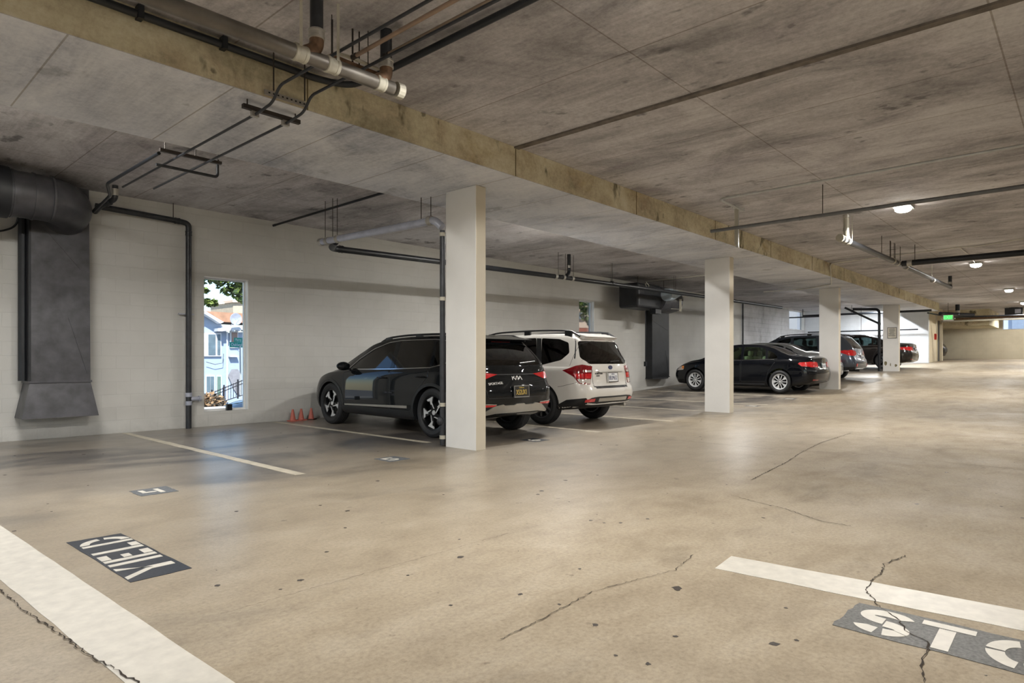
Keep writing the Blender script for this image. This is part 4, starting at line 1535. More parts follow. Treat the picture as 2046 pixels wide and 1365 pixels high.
def sedan(paint, L=4.80, w=.915, H=1.47, wheel=('ten', .335, .225), rim=(M_rimsilver, M_rimsilver), inner=M_inner, glassm=None, tail=M_red):
    g = glassm or M_glasstint
    d = H - 1.47
    a0, a1 = 1.05, 3.85
    sp = dict(L=L, w=w, wheel=wheel, rimcol=rim, paint=paint, axles=(a0, a1), zfloor=.55, inner=inner, crown=.05,
        zt=[(0, 1.03), (.12, 1.075), (.45, 1.10), (.75, 1.115), (1.05, 1.21), (1.45, 1.375), (1.9, 1.455 + d), (2.4, 1.47 + d), (2.8, 1.44 + d), (3.15, 1.33), (3.5, 1.13), (3.72, 1.03), (4.2, .96), (4.55, .86), (4.80, .70)],
        zs=[(0, .98), (.7, .99), (1.4, .965), (3.5, .915), (4.2, .86), (4.6, .74), (4.8, .56)],
        wr=[(0, .74), (.75, .74), (1.05, .66), (1.6, .59), (2.4, .60), (3.1, .60), (3.7, .74), (4.8, .62)],
        zb=[(0, .34), (.2, .28), (.6, .22), (1.2, .18), (3.7, .18), (4.8, .22)],
        xr=[(.2, .12), (.40, .02), (.55, 0), (.70, .02), (.78, .06), (1.0, .10), (1.1, .11)],
        xf=[(.2, .12), (.5, 0), (.7, .05), (1.0, .3)],
        cabin=(1.08, 3.42), rear_cut=1.0, top_cut=1.0,
        windows=[[(3.22, .965), (2.75, 1.28), (2.42, 1.36), (2.34, 1.365), (2.30, .975)],
                 [(2.22, .98), (2.26, 1.37), (1.75, 1.345), (1.56, 1.29), (1.50, .995)],
                 [(1.44, .998), (1.50, 1.265), (1.28, 1.17), (1.15, 1.06), (1.16, 1.01)]],
        glass=[g, g, g, M_glassgreen],
        rearglass=('TOP', [(.86, -.60), (.86, .60), (1.52, .48), (1.52, -.48)]),
        frontglass=('TOP', [(3.52, -.62), (3.52, .62), (2.88, .48), (2.88, -.48)]),
        doors=[[(3.34, .36), (3.36, .90), (2.29, .955), (2.29, .32), (3.28, .30)], [(2.25, .32), (2.25, .957), (1.22, .985), (1.20, .90), (1.38, .66), (1.48, .34)]],
        handles=[(2.44, .82), (1.42, .845)], mirror=(3.12, 1.0), seats=(2.35, 1.72), seath=.78, extras=[], rspan=1.0)
    sp['extras'] = [
        ('window_trim', M_chrome, (SIDE, SIDE_R), ribbon([(1.13, .995), (2.2, .968), (3.26, .95)], .014), .004, .005),
        ('tail_light', tail, REAR, [(.42, .76), (.42, .90), (.80, .92), (.84, .86), (.80, .76)], .008, .02), ('tail_light', tail, REAR, [(-.42, .76), (-.42, .90), (-.80, .92), (-.84, .86), (-.80, .76)][::-1], .008, .02),
        ('tail_light', tail, (SIDE, SIDE_R), [(.10, .77), (.12, .915), (.46, .90), (.50, .86), (.40, .79)], .008, .02),
        ('boot_gap', M_inner, REAR, ribbon([(-.70, 1.03), (-.66, .80), (-.60, .62), (.60, .62), (.66, .80), (.70, 1.03)], .008), .0015, .004),
        ('sill_trim', M_inner, (SIDE, SIDE_R), [(1.5, .235), (3.42, .235), (3.42, .27), (1.5, .27)], .006, .01),
        ('bumper_insert', M_black, REAR, [(-.62, .36), (.62, .36), (.55, .28), (-.55, .28)], .006, .015),
        ('boot_chrome', M_chrome, REAR, [(-.36, .71), (.36, .71), (.36, .722), (-.36, .722)], .008, .01),
        ('reflector', M_reddark, REAR, [(.50, .41), (.76, .42), (.76, .385), (.50, .38)], .008, .012),
        ('headlight', M_lampclear, (SIDE, SIDE_R), [(4.28, .66), (4.30, .78), (4.56, .72), (4.62, .62)], .005, .012),
        ('indicator', M_amber, (SIDE, SIDE_R), [(4.26, .69), (4.27, .78), (4.38, .765), (4.36, .68)], .007, .012),
        ('front_grille', M_black, FRONT, [(-.5, .42), (.5, .42), (.46, .64), (-.46, .64)], .005, .012),
    ]
    return sp


vw = sedan(M_pnavy, inner=M_beige, glassm=M_glassgreen)
car, bv_, P_ = make_car(vw, 'black_sedan', 'black sedan with ten-spoke silver wheels and beige seats', 'car', (19.92, 5.74, fz(19.9)), R(90))
car.scale = (.945, 1, 1)
plate(car, bv_, 0, .80, M_platewhite, '7KBD419', M_bluetxt, 'California', .1, M_chrome)
h_ = hit(bv_, REAR, 0, .945)
mb = MB().lathe([(.045, 0), (.052, .004), (.045, .008), (.040, .004)], lambda a, b, c: (-c, a, b), 24)
for a, b in (((-.028, .026), (-.008, -.026)), ((-.008, -.026), (0, 0)), ((.028, .026), (.008, -.026)), ((.008, -.026), (0, 0))):
    mb.tube([(-.004, a[0], a[1]), (-.004, b[0], b[1])], .004, 6)
o = mb.build('maker_badge', M_chrome, car); o.location = h_[0] + Vector((-.004, 0, 0))

silver = sedan(M_psilver, L=4.55, w=.87, H=1.44, rim=(M_rimgrey, M_rimsilver), wheel=('plain', .32, .21))
car, bv_, P_ = make_car(silver, 'silver_sedan', 'silver sedan almost hidden between the black sedan and the grey estate', 'car', (22.62, 6.08, fz(22.6)), R(90))

# ---- blue grey estate with roof rails
ob = dict(L=4.80, w=.92, wheel=('five', .345, .225), rimcol=(M_rimdark, M_rimgrey), paint=M_pgrey, axles=(1.05, 3.80), zfloor=.60,
    zt=[(0, 1.50), (.12, 1.56), (.5, 1.60), (1.4, 1.625), (2.2, 1.61), (2.7, 1.55), (3.1, 1.38), (3.45, 1.17), (3.65, 1.08), (4.1, 1.02), (4.5, .92), (4.8, .76)],
    zs=[(0, 1.02), (1.0, 1.03), (3.3, .97), (4.0, .92), (4.45, .82), (4.8, .62)],
    wr=[(0, .57), (.3, .62), (1.2, .64), (2.4, .63), (3.1, .63), (3.6, .74), (4.8, .62)],
    zb=[(0, .42), (.2, .36), (.6, .28), (1.2, .23), (3.6, .23), (4.8, .27)],
    xr=[(.25, .12), (.45, .02), (.56, 0), (.70, .02), (.78, .06), (1.0, .12), (1.10, .14), (1.56, .50), (1.7, .56)],
    xf=[(.2, .12), (.5, 0), (.8, .05), (1.1, .3)],
    cabin=(.65, 3.3), rear_cut=1.2, top_cut=1.02, rspan=1.5,
    windows=[[(3.20, 1.02), (2.70, 1.40), (2.35, 1.50), (2.25, 1.505), (2.20, 1.04)], [(2.11, 1.045), (2.15, 1.51), (1.38, 1.515), (1.26, 1.06)], [(1.17, 1.065), (1.26, 1.51), (.90, 1.49), (.60, 1.36), (.62, 1.14)]],
    glass=[M_glasstint, M_glasstint, M_glassdark],
    rearglass=('REAR', [(-.62, 1.10), (.62, 1.10), (.56, 1.46), (-.56, 1.46)]),
    frontglass=('TOP', [(3.50, -.64), (3.50, .64), (2.80, .50), (2.80, -.50)]),
    doors=[[(3.28, .40), (3.30, .95), (2.17, 1.015), (2.17, .36), (3.2, .36)], [(2.13, .36), (2.13, 1.02), (1.24, 1.035), (1.20, .92), (1.38, .68), (1.48, .36)]],
    handles=[(2.32, .87), (1.38, .89)], mirror=(3.12, 1.06), seats=(2.05, 1.2), extras=[])
ob['extras'] = cladding(ob['axles'], .345, .92, .25, .34, .04, .058) + [
    ('tail_light', M_red, REAR, [(.46, .90), (.46, 1.0), (.74, 1.05), (.86, 1.02), (.86, .86), (.66, .84)], .008, .02), ('tail_light', M_red, REAR, [(-.46, .90), (-.46, 1.0), (-.74, 1.05), (-.86, 1.02), (-.86, .86), (-.66, .84)][::-1], .008, .02),
    ('tail_light', M_red, (SIDE, SIDE_R), [(.14, .86), (.16, 1.03), (.42, 1.04), (.60, .99), (.36, .90)], .008, .02),
    ('tailgate_gap', M_inner, REAR, ribbon([(-.70, 1.06), (-.62, .80), (-.58, .62), (.58, .62), (.62, .80), (.70, 1.06)], .008), .0015, .004),
    ('bumper_insert', M_black, REAR, [(-.84, .44), (.84, .44), (.84, .36), (-.84, .36)], .006, .02),
    ('bumper_insert', M_black, (SIDE, SIDE_R), [(.05, .38), (.10, .46), (.56, .44), (.62, .36)], .006, .02),
    ('reflector', M_red, REAR, [(.60, .58), (.68, .58), (.68, .48), (.60, .48)], .010, .015), ('reflector', M_red, REAR, [(-.60, .58), (-.68, .58), (-.68, .48), (-.60, .48)][::-1], .010, .015),
]
car, bv_, P_ = make_car(ob, 'estate_car', 'blue-grey estate car with roof rails, tail showing right of the third pillar', 'car', (24.85, 5.9, fz(25)), R(90))
roof_rails(car, Shell(ob), .45, 2.8, .05, .06, M_black)
plate(car, bv_, 0, .80, M_platewhite, '6XJL208', M_bluetxt, 'California', .1)
MB().tube([(.02, .45, .34), (.35, .45, .34)], .035, 12).build('exhaust', M_black, car)

acc = sedan(M_pbrown, L=4.90, w=.92, H=1.49, rim=(M_rimdark, M_rimgrey), wheel=('plain', .335, .225))
acc['extras'].append(('sill_trim', M_chrome, (SIDE, SIDE_R), [(1.5, .20), (3.45, .20), (3.45, .232), (1.5, .232)], .008, .012))
car, bv_, P_ = make_car(acc, 'bronze_sedan', 'dark bronze sedan passing behind the farthest pillar, in front of the white end wall', 'car', (30.98, 5.35, fz(31)), R(90))
plate(car, bv_, 0, .80, M_platewhite, '5TRW731', M_bluetxt, 'California', .1)

far = sedan(M_pbrown, L=4.5, w=.88, H=1.45, rim=(M_rimdark, M_rimgrey), wheel=('plain', .32, .21))
far['paint'] = M_pnavy
car, bv_, P_ = make_car(far, 'dark_car', 'small dark car whose nose peeks out beyond the stair block', 'car', (41.6, 10.3, fz(41.6) + .02), R(-90))
# ------------------------------------------------------------------ pipes, ducts and fittings
def pipe(name, label, pts, r, mat, cat='pipe', rad=.12, seg=14, group=None, parent=None, part='run'):
    """a pipe thing: an empty at its first point with the run as a part, fittings are added later"""
    p0 = Vector(pts[0])
    t = empty(name, p0, 0, label, cat, group)
    path = bend([Vector(p) - p0 for p in pts], rad)
    MB().tube(path, r, seg).build(part, mat, t, smooth=True)
    return t


def sleeve(t, p, axis, r, half, mat=M_steel, name='coupling', bands=True):
    """banded coupling on a pipe, p in world"""
    p = Vector(p) - t.location
    a = Vector(axis).normalized()
    pts = [p - a * half, p - a * half * .9, p - a * half * .5, p - a * half * .42, p + a * half * .42, p + a * half * .5, p + a * half * .9, p + a * half]
    rs = [r * 1.06, r * 1.16, r * 1.16, r * 1.10, r * 1.10, r * 1.16, r * 1.16, r * 1.06]
    return MB().tube(pts, rs, 16).build(name, mat, t, smooth=True, angle=25)


def rod(t, p, top, r=.005, mat=M_rod, name='hanger_rod'):
    p = Vector(p) - t.location
    o = MB().tube([p, (p.x, p.y, top - t.location.z)], r, 6).build(name, mat, t)
    return o


def ring(t, p, axis, r, mat=M_rod, name='hanger_ring'):
    p = Vector(p) - t.location
    a = Vector(axis).normalized()
    return MB().tube([p - a * .012, p + a * .012], r, 14).build(name, mat, t)


# --- cast iron drain along the beam (upper left of the view)
YA = 4.05
t = pipe('drain_pipe', 'cast iron drain pipe with white banded joints hanging along the beam at upper left', [(-2, YA, 3.23), (3.07, YA, 3.27)], .052, M_irongrey)
for x in (2.28, 2.53): sleeve(t, (x, YA, 3.265), (1, 0, 0), .052, .05, M_strap)
for x in (2.95,): sleeve(t, (x, YA, 3.27), (1, 0, 0), .052, .04, M_strap)
MB().tube([(5.07 - 2 - 2 + .06, 0, .04) if False else Vector((3.10, YA, 3.27)) - t.location, Vector((3.16, YA, 3.27)) - t.location], .062, 16).build('end_cap', M_strap, t)
# wye branches rising to the slab
for xx, m in ((2.41, M_iron), (3.01, M_iron)):
    p0 = t.location
    MB().tube(bend([Vector((xx - .10, YA, 3.275)) - p0, Vector((xx, YA, 3.34)) - p0, Vector((xx, YA, 3.46)) - p0], .05), .05, 14).build('wye_branch', M_rust, t, smooth=True)
    MB().tube([Vector((xx, YA, 3.44)) - p0, Vector((xx, YA, ZC)) - p0], .046, 14).build('riser', m, t, smooth=True)
    sleeve(t, (xx, YA, 3.44), (0, 0, 1), .05, .035, M_steel)
for x in (2.26, 2.55, 1.2):
    z0 = 3.33
    MB().box(x - t.location.x - .011, x - t.location.x + .011, -.055, -.052, .06, ZC - t.location.z).build('hanger_strap', M_strap, t)
# --- long dark angle/conduit bundle just behind it
t = pipe('black_pipe', 'thin black pipe running beside the cast iron drain along the beam', [(-2, 5.07, 3.63), (3.05, 5.07, 3.63), (3.30, 4.95, 3.62), (3.34, 4.4, 3.63), (3.36, 1.0, 3.64)], .029, M_irondark, rad=.2)
for x in (.9, 1.6, 2.2): MB().box(x + 1.98, x + 2.02, -.035, .035, -.035, .06).build('pipe_clip', M_irondark, t)

# --- two copper lines from the right to the drain, on a strut with rods
t = pipe('copper_pipe', 'dull copper pipe crossing the ceiling at the top, left of its twin', [(2.79, 4.19, 3.455), (2.78, 1.2, 3.455)], .016, M_copper, group='copper pipes under the slab')
sleeve(t, (2.79, 4.15, 3.455), (0, 1, 0), .018, .03, M_rod, 'union')
t = pipe('copper_pipe', 'tarnished copper pipe crossing the ceiling at the top, right of its twin', [(2.95, 3.99, 3.46), (2.95, 1.2, 3.46)], .016, M_coppergrey, group='copper pipes under the slab')
sleeve(t, (2.95, 3.96, 3.46), (0, 1, 0), .018, .03, M_rod, 'union')
t = empty('pipe_bracket', (2.62, 4.22, 3.42), 0, 'rusty strut bracket with long rods holding the two copper pipes', 'bracket')
MB().box(0, .46, -.02, .02, -.015, .015).build('strut', M_rust, t)
MB().tube([(.06, -.03, .03), (.2, -.035, .035), (.42, -.04, .03)], [.012, .016, .01], 8).build('tied_rag', M_strap, t, smooth=True)
for dx, dy, r_ in ((.02, 0, .009), (-.02, -.06, .004), (.2, 0, .008), (.26, 0, .006), (.30, -.06, .004)):
    MB().tube([(dx, dy, 0), (dx, dy, ZC - 3.42)], r_, 6).build('hanger_rod', M_rod, t)

# --- twin lines passing under the beam and on to the street wall
lab = ['dark steel line dipping under the beam toward the duct, left of the pair', 'dark steel line dipping under the beam toward the duct, right of the pair']
for k, x in enumerate((2.56, 2.84)):
    zt_ = 3.44
    t = pipe('steel_line', lab[k], [(x + .18, 1.0 + 3.1, 3.46), (x + .03, 4.86, 3.42), (x, 5.0, 3.30), (x, 5.22, 3.245), (x - .01, 6.6 + .2 * k, 3.245), (x + (0 if k == 0 else -.06), 7.1, 3.26)] if False else
             [(x + .05, 1.2, 3.385), (x + .02, 4.90, 3.385), (x, 4.97, 3.26), (x, 5.2, 3.24), (x, 8.7 - .2 * k, 3.24)], .012, M_iron, rad=.09, group='pair of steel lines under the beam')
    MB().box(-.03 - .05, .03 - .05, 4.07, 4.11, -.165, -.11).build('pipe_clamp', M_steel, t)
t = empty('strut_bracket', (2.45, 5.28, 3.27), 0, 'short steel strut carrying the two lines just past the beam corner', 'bracket')
MB().box(0, .52, -.02, .02, -.005, .03).build('strut', M_rod, t)
for dx in (.04, .48): MB().tube([(dx, 0, 0), (dx, 0, ZB - 3.27)], .006, 6).build('hanger_rod', M_rod, t)
t = empty('beam_plate', (2.55, 5.10, 3.38), 0, 'perforated steel plate fixed low on the beam side behind the two lines', 'bracket')
MB().box(0, .38, -.012, .008, -.02, .02).build('plate', M_steel, t)
for i in range(9): MB().box(.03 + i * .04, .045 + i * .04, -.014, -.011, -.006, .006).build('slot', M_irondark, t)
for x, lab_ in ((2.57, 'thin rod running down the beam side to the left steel line'), (2.85, 'thin rod running down the beam side to the right steel line')):
    t = tag(MB().tube([(x, 4.98, 3.36), (x, 4.98, ZC)], .007, 6).build('support_rod', M_rod), lab_, 'rod', 'rods on the beam side')
t = empty('strut_bracket', (2.40, 7.02, 3.27), 0, 'long steel strut carrying the two lines under the wide beam', 'bracket')
MB().box(0, .62, -.02, .02, -.0, .03).build('strut', M_rod, t)
for dx in (.05, .35, .58): MB().tube([(dx, 0, .03), (dx, 0, ZC - 3.27)], .006, 6).build('hanger_rod', M_rod, t)
t = pipe('steel_line', 'short steel line with an upturned end beside the long strut', [(2.46, 7.3, 3.205), (3.10, 7.3, 3.205), (3.10, 7.3, 3.40)], .016, M_iron, rad=.04)
t = pipe('steel_line', 'dark steel line leading left to the corner of the duct', [(2.42, 7.1, 3.27), (2.42, 8.8, 3.27), (2.62, 9.4, 3.27), (2.75, 10.6, 3.27)], .018, M_irondark, rad=.1)

# --- drain from the duct corner along the wall, down to the floor
t = pipe('wall_drain', 'dark pipe running along the wall and dropping to the floor left of the window', [(2.90, 11.10, 3.46), (4.10, 11.10, 3.42), (4.24, 11.10, 3.40), (4.24, 11.10, .0)], .045, M_iron, rad=.12)
sleeve(t, (4.06, 11.10, 3.42), (1, 0, 0), .045, .04, M_iron)
sleeve(t, (4.24, 11.10, 3.24), (0, 0, 1), .045, .04, M_iron)
for z in (.42, .56): sleeve(t, (4.24, 11.10, z), (0, 0, 1), .045, .035, M_greypipe)
MB().tube([(1.34, 0, -2.97), (1.50, 0, -2.97)], .035, 12).build('cleanout', M_greypipe, t)
MB().tube([(1.50, 0, -2.97), (1.535, 0, -2.97)], .048, 12).build('cleanout_cap', M_greypipe, t)
MB().box(1.20, 1.44, .03, .07, -1.57, -1.55).build('wall_strap', M_greypipe, t)
rod(t, (4.0, 11.1, 3.44), ZC, .007)
t = pipe('drain_trap', 'dark jointed pipe and trap at the upper corner of the left duct', [(3.02, 10.6, ZC), (3.02, 10.6, 3.50), (2.90, 10.85, 3.42), (2.88, 11.05, 3.36)], .04, M_iron, rad=.06)
sleeve(t, (3.02, 10.6, 3.60), (0, 0, 1), .04, .05, M_steel)
sleeve(t, (2.96, 10.7, 3.45), (-.4, 1, -.3), .04, .04, M_iron)

# --- conduit across the ceiling of the near bay
p = on_y(548, 440, YW - .05)
t = pipe('ceiling_conduit', 'thin dark conduit crossing the bay ceiling from the wall to the wide beam', [(p[0], YW - .03, 3.62), (p[0], YB1, 3.64)], .02, M_irondark)
sleeve(t, (p[0], YW - .06, 3.62), (0, 1, 0), .02, .04, M_irondark, 'wall_fitting')

# --- grey drain from the nearest pillar to the hangers
t = pipe('grey_drain', 'thick grey drain pipe with steel couplings running from the nearest pillar toward the wall', [(5.60, 9.3, 3.055), (5.60, 6.46, 3.0), (5.63, 6.36, 2.9)], .052, M_greypipe, rad=.10)
MB().tube([(.035, -2.945, -.2), (.035, -2.945, -3.04)], .036, 12).build('downpipe', M_iron, t, smooth=True)
for y, z in ((9.27, 3.055), (9.08, 3.05), (8.78, 3.045), (6.56, 3.005)): sleeve(t, (5.60, y, z), (0, 1, 0), .056, .035, M_steel)
for z in (2.80, 1.95, .55, .12): sleeve(t, (5.635, 6.355, z), (0, 0, 1), .036, .025, M_strap, 'pipe_band')
MB().ball((.0, -2.94, -2.72), .06, 12, 8, (.8, .8, 1)).build('cleanout_cap', M_iron, t, smooth=True)
for x, y in ((5.60, 9.15), (5.58, 8.9), (5.63, 8.85), (5.60, 6.75), (5.66, 6.62)): rod(t, (x, y, 3.05), ZC if y > 6.95 else ZB, .006)

# --- long black pipe parallel to the street wall
pts = [(5.68, 8.85, 3.02), (5.9, 9.42, 3.0), (6.2, 9.5, 3.0)]
pd = lambda x: 3.0 + .018 * (x - 6)
t = pipe('long_black_pipe', 'long black drain pipe hanging parallel to the window wall over the cars', [(5.66, 8.95, 3.03), (5.85, 9.38, 3.0), (8.7, 9.45, 3.07), (12.2, 9.4, 3.12), (16.5, 9.4, 3.17), (26.8, 9.4, 3.27)], .055, M_irondark, rad=.12)
for x in (6.05, 11.9, 12.2, 12.55, 14.3): sleeve(t, (x, 9.4, pd(x) + .01), (1, 0, .01), .055, .035, M_steel if x in (11.9, 12.2, 12.55) else M_irondark)
for x in (12.0, 12.28, 12.36, 12.6, 14.26, 14.32, 17.7, 17.8): rod(t, (x, 9.4, pd(x)), ZC, .006)
p0 = t.location
MB().tube(bend([Vector((12.28, 9.4, 3.13)) - p0, Vector((12.42, 9.4, 3.25)) - p0, Vector((12.42, 9.4, ZC)) - p0], .06), .045, 12).build('riser', M_irondark, t, smooth=True)
sleeve(t, (12.42, 9.4, 3.40), (0, 0, 1), .045, .03, M_steel)

# --- vent ducts against the street wall
def duct(name, label, x0, x1, xf0, xf1, ztop, zmid, zbot, yf, flange=True):
    t = empty(name, ((x0 + x1) / 2, YW, 0), 0, label, 'duct')
    cx = (x0 + x1) / 2
    mb = MB()
    a, b, c, d = x0 - cx, x1 - cx, xf0 - cx, xf1 - cx
    yb, yy = -.002, yf - YW
    def frustum(a, b, z1, c, d, z0, y1, y0):
        v = [(a, yb, z1), (b, yb, z1), (b, y1, z1), (a, y1, z1), (c, yb, z0), (d, yb, z0), (d, y0, z0), (c, y0, z0)]
        mb.add(v, [(0, 1, 2, 3), (7, 6, 5, 4), (0, 4, 5, 1), (1, 5, 6, 2), (2, 6, 7, 3), (3, 7, 4, 0)])
    frustum(a, b, ztop, a, b + .02, zmid, yy, yy)
    mb.build('shaft', M_duct, t)
    mb = MB()
    frustum(a, b + .02, zmid - .01, c, d, zbot, yy, yy - .06)
    mb.build('hood', M_duct, t)
    mb = MB()
    mb.box(a - .02, b + .035, yy - .02, yb, zmid - .02, zmid + .006)
    mb.build('seam_flange', M_duct, t)
    mb = MB(); mb.box(a - .006, a + .014, yy - .004, yy + .02, zmid, ztop); mb.build('edge_seam', M_ductblack, t)
    mb = MB(); mb.box(a - .012, a, yy, yb, zmid, ztop); mb.build('side_shade', M_ductblack, t)
    # folded creases of the sheet metal
    mb = MB()
    for (u0, z0, u1, z1) in ((a + .05, ztop - .5, b - .1, zmid + 1.6), (b - .25, zmid + .9, b - .02, zmid + .1)):
        p, q = Vector((u0, yy - .001, z0)), Vector((u1, yy - .001, z1))
        mb.tube([p, q], .004, 6)
    mb.build('crease', M_duct, t)
    return t


t = duct('vent_duct', 'wide dark galvanised vent duct on the wall at far left, flared at the foot', 2.04, 2.74, 1.94, 2.85, 3.62, .84, .33, 10.8)
# elbow and round trunk over it
rt = .30
p0 = t.location
mb = MB()
path = bend([Vector((1.42, 10.35, 3.30)), Vector((2.2, 10.35, 3.30)), Vector((2.45, 10.62, 3.28)), Vector((2.45, 10.9, 3.2))], .35, 8)
mb.tube([p - p0 for p in path], rt, 28)
mb.build('round_trunk', M_duct, t, smooth=True)
for x in (1.76, 1.98, 2.18):
    MB().tube([Vector((x - .012, 10.35, 3.30)) - p0, Vector((x + .012, 10.35, 3.30)) - p0], rt + .012, 28).build('trunk_rib', M_duct, t, smooth=True)
MB().tube([Vector((1.5, 10.35, 3.30)) - p0, Vector((1.72, 10.35, 3.30)) - p0], rt + .03, 28).build('black_collar', M_ductblack, t, smooth=True)
MB().box(1.44 - p0.x, 1.50 - p0.x, -1.2, -.5, 2.85, ZC).build('hanger_strap', M_ductblack, t)
t = empty('fan_unit', (1.15, 10.3, 3.2), 0, 'dark fan housing cut by the left edge of the picture, beside the round trunk', 'fan')
MB().tube([(-.5, 0, .02), (-.3, 0, .02), (.18, 0, .02), (.24, 0, .02)], [.36, .42, .42, .34], 26).build('housing', M_duct, t, smooth=True)
for an in (40, 160, 280): MB().tube([(.22, .3 * math.cos(R(an)), .3 * math.sin(R(an))), (.22, .42 * math.cos(R(an)), .42 * math.sin(R(an)))], .016, 6).build('mount_bolt', M_irondark, t)
MB().box(-.6, .28, -.44, -.38, .40, .5).build('hanger_rail', M_ductblack, t)
t = pipe('wall_cable', 'thin dark cable looping along the wall left of the big duct', [(1.2, 11.15, 2.92), (1.75, 11.15, 2.90), (1.95, 11.12, 3.0), (1.97, 11.0, 3.3)], .013, M_irondark, rad=.1, cat='cable')
MB().tube([Vector((1.99, 10.98, .85)) - t.location, Vector((1.99, 10.98, 3.1)) - t.location], .05, 10).build('side_channel', M_ductblack, t)

t = duct('vent_duct', 'narrow dark vent duct on the wall between the white SUV and the black sedan', 19.1, 20.25, 19.05, 20.05, 2.95, .55, .48, 10.95)
for c_ in t.children:
    for s_ in c_.material_slots: s_.link = 'OBJECT'; s_.material = M_ductblack
p0 = t.location
# fan above it: square inlet box, light motor cover, round end
t = empty('exhaust_fan', (18.0, 10.3, 3.05), 0, 'black exhaust fan with a pale conical motor cover above the second duct', 'fan')
o = MB().box(-1.3, .1, -.25, .45, -.34, .42).build('inlet_box', M_ductblack, t)
bv = o.modifiers.new('round', 'BEVEL'); bv.width = .08; bv.segments = 3
MB().tube([(.1, 0, .02), (1.0, 0, .02), (1.35, 0, .02), (1.5, 0, .02)], [.42, .42, .36, .2], 24).build('round_housing', M_duct, t, smooth=True)
MB().tube([(.05, -.45, .12), (.3, -.46, .14), (1.2, -.44, .25)], [.20, .20, .02], 18).build('motor_cover', simple('motor_grey', srgb(168, 180, 190), .4), t, smooth=True)
MB().box(.95, .99, -.48, -.42, -.35, .05).build('guard_bar', M_strap, t)
MB().tube([(.35, -.45, -.30), (.97, -.46, -.28), (.99, -.46, .0), (1.3, -.46, .2)], .008, 6).build('guard_wire', M_strap, t)
MB().tube([(-.98, -.3, .40), (-.9, -.33, .22), (-.8, -.33, .34), (-.92, -.3, .44)], .012, 6).build('cable_coil', M_strap, t)
MB().box(-.35, .0, -.3, -.1, -.48, -.34).build('switch_box', M_irondark, t)
for x in (-.9, .7): MB().tube([(x, 0, .4), (x, 0, ZC - 3.05)], .008, 6).build('hanger_rod', M_rod, t)
t = empty('power_cable', (17.55, 10.3, .95), 0, 'thin black cord hanging from the fan with a plug at its end', 'cord')
MB().tube([(0, 0, .1), (0, 0, 1.7)], .014, 6).build('cord', M_irondark, t)
MB().box(-.05, .05, -.03, .03, -.02, .13).build('plug', M_irondark, t)

t = pipe('corner_pipe', 'thin dark pipe standing on the wall where the rough grey blocks begin', [(27.1, 11.13, fz(27.1)), (27.1, 11.13, 3.6)], .03, M_irondark)
MB().box(-.02, .18, -.05, .0, .95, 1.0).build('tap', M_irondark, t)

# --- right hand ceiling: grey lines
t = pipe('grey_conduit', 'pale grey conduit crossing the right ceiling, bent at its left end', [(10.15, 4.25, 3.60), (9.36, 4.21, 3.60), (9.33, -1.5, 3.60)], .018, M_conduit, rad=.1)
for y in (3.9, 2.9, 1.6): sleeve(t, (9.35, y, 3.6), (0, 1, 0), .018, .03, M_conduit)
t = pipe('grey_water_pipe', 'darker grey pipe below the brightest lamp, crossing the aisle ceiling', [(9.95, 4.62, 3.25), (9.9, -1.5, 3.25)], .028, M_piped)
rod(t, (9.94, 2.9, 3.25), ZC, .006)
sleeve(t, (9.94, 3.2, 3.25), (0, 1, 0), .028, .03, M_piped)
t = pipe('vertical_stub', 'short grey pipe hanging down in front of the beam near the bent conduit', [(10.2, 4.28, 3.62), (10.2, 4.28, 2.98)], .025, M_conduit)
MB().box(-.05, -.04, -.03, .03, -.6, .0).build('strap', M_strap, t)
MB().box(-.15, .2, -.03, .03, -.02, .03).build('top_clip', M_conduit, t)

# --- sloping drain with drops
YD = 3.2
t = pipe('aisle_drain', 'grey and white jointed drain pipe hanging lengthwise over the aisle', [(11.97, YD, 3.24), (16.9, YD, 3.31), (23.6, YD, 3.36)], .052, M_iron)
for x in (12.15, 12.4): sleeve(t, (x, YD, 3.245), (1, 0, 0), .054, .05, M_strap)
MB().tube([(-.06, 0, 0), (0, 0, 0)], .066, 16).build('end_cap', M_strap, t)
p0 = t.location
MB().tube(bend([Vector((12.42, YD, 3.25)) - p0, Vector((12.31, YD, 3.36)) - p0, Vector((12.31, YD, ZC)) - p0], .05), .046, 14).build('riser', M_strap, t, smooth=True)
sleeve(t, (12.31, YD, 3.44), (0, 0, 1), .048, .03, M_steel)
sleeve(t, (12.31, YD, 3.67), (0, 0, 1), .048, .025, M_steel)
MB().tube(bend([Vector((23.62, YD, 3.36)) - p0, Vector((23.5, YD, 3.45)) - p0, Vector((23.5, YD, ZC)) - p0], .05), .05, 12).build('riser', M_iron, t, smooth=True)
sleeve(t, (23.5, YD, 3.48), (0, 0, 1), .05, .04, M_steel)
for x in (15.9, 16.3, 17.2, 20.6): sleeve(t, (x, YD, 3.30), (1, 0, 0), .054, .05, M_steel if x > 16 else M_strap)
for x in (12.15, 12.48): MB().box(x - p0.x - .008, x - p0.x + .008, -.056, -.05, .0, ZC - p0.z).build('hanger_strap', M_strap, t)
for x in (14.88, 15.62, 15.68, 16.0, 16.1, 16.6): rod(t, (x, YD, 3.3), ZC, .006)
MB().box(20.3 - p0.x, 20.34 - p0.x, -.03, -.02, .05, ZC - p0.z).build('hanger_strap', M_strap, t)
t = pipe('side_drain', 'thick black drain pipe leaving the jointed drain toward the right edge', [(16.52, 3.15, 3.30), (16.6, -2.0, 3.33)], .065, M_irondark)
sleeve(t, (16.52, 3.0, 3.30), (0, 1, 0), .065, .05, M_steel)
rod(t, (16.52, 2.9, 3.3), ZC, .007)

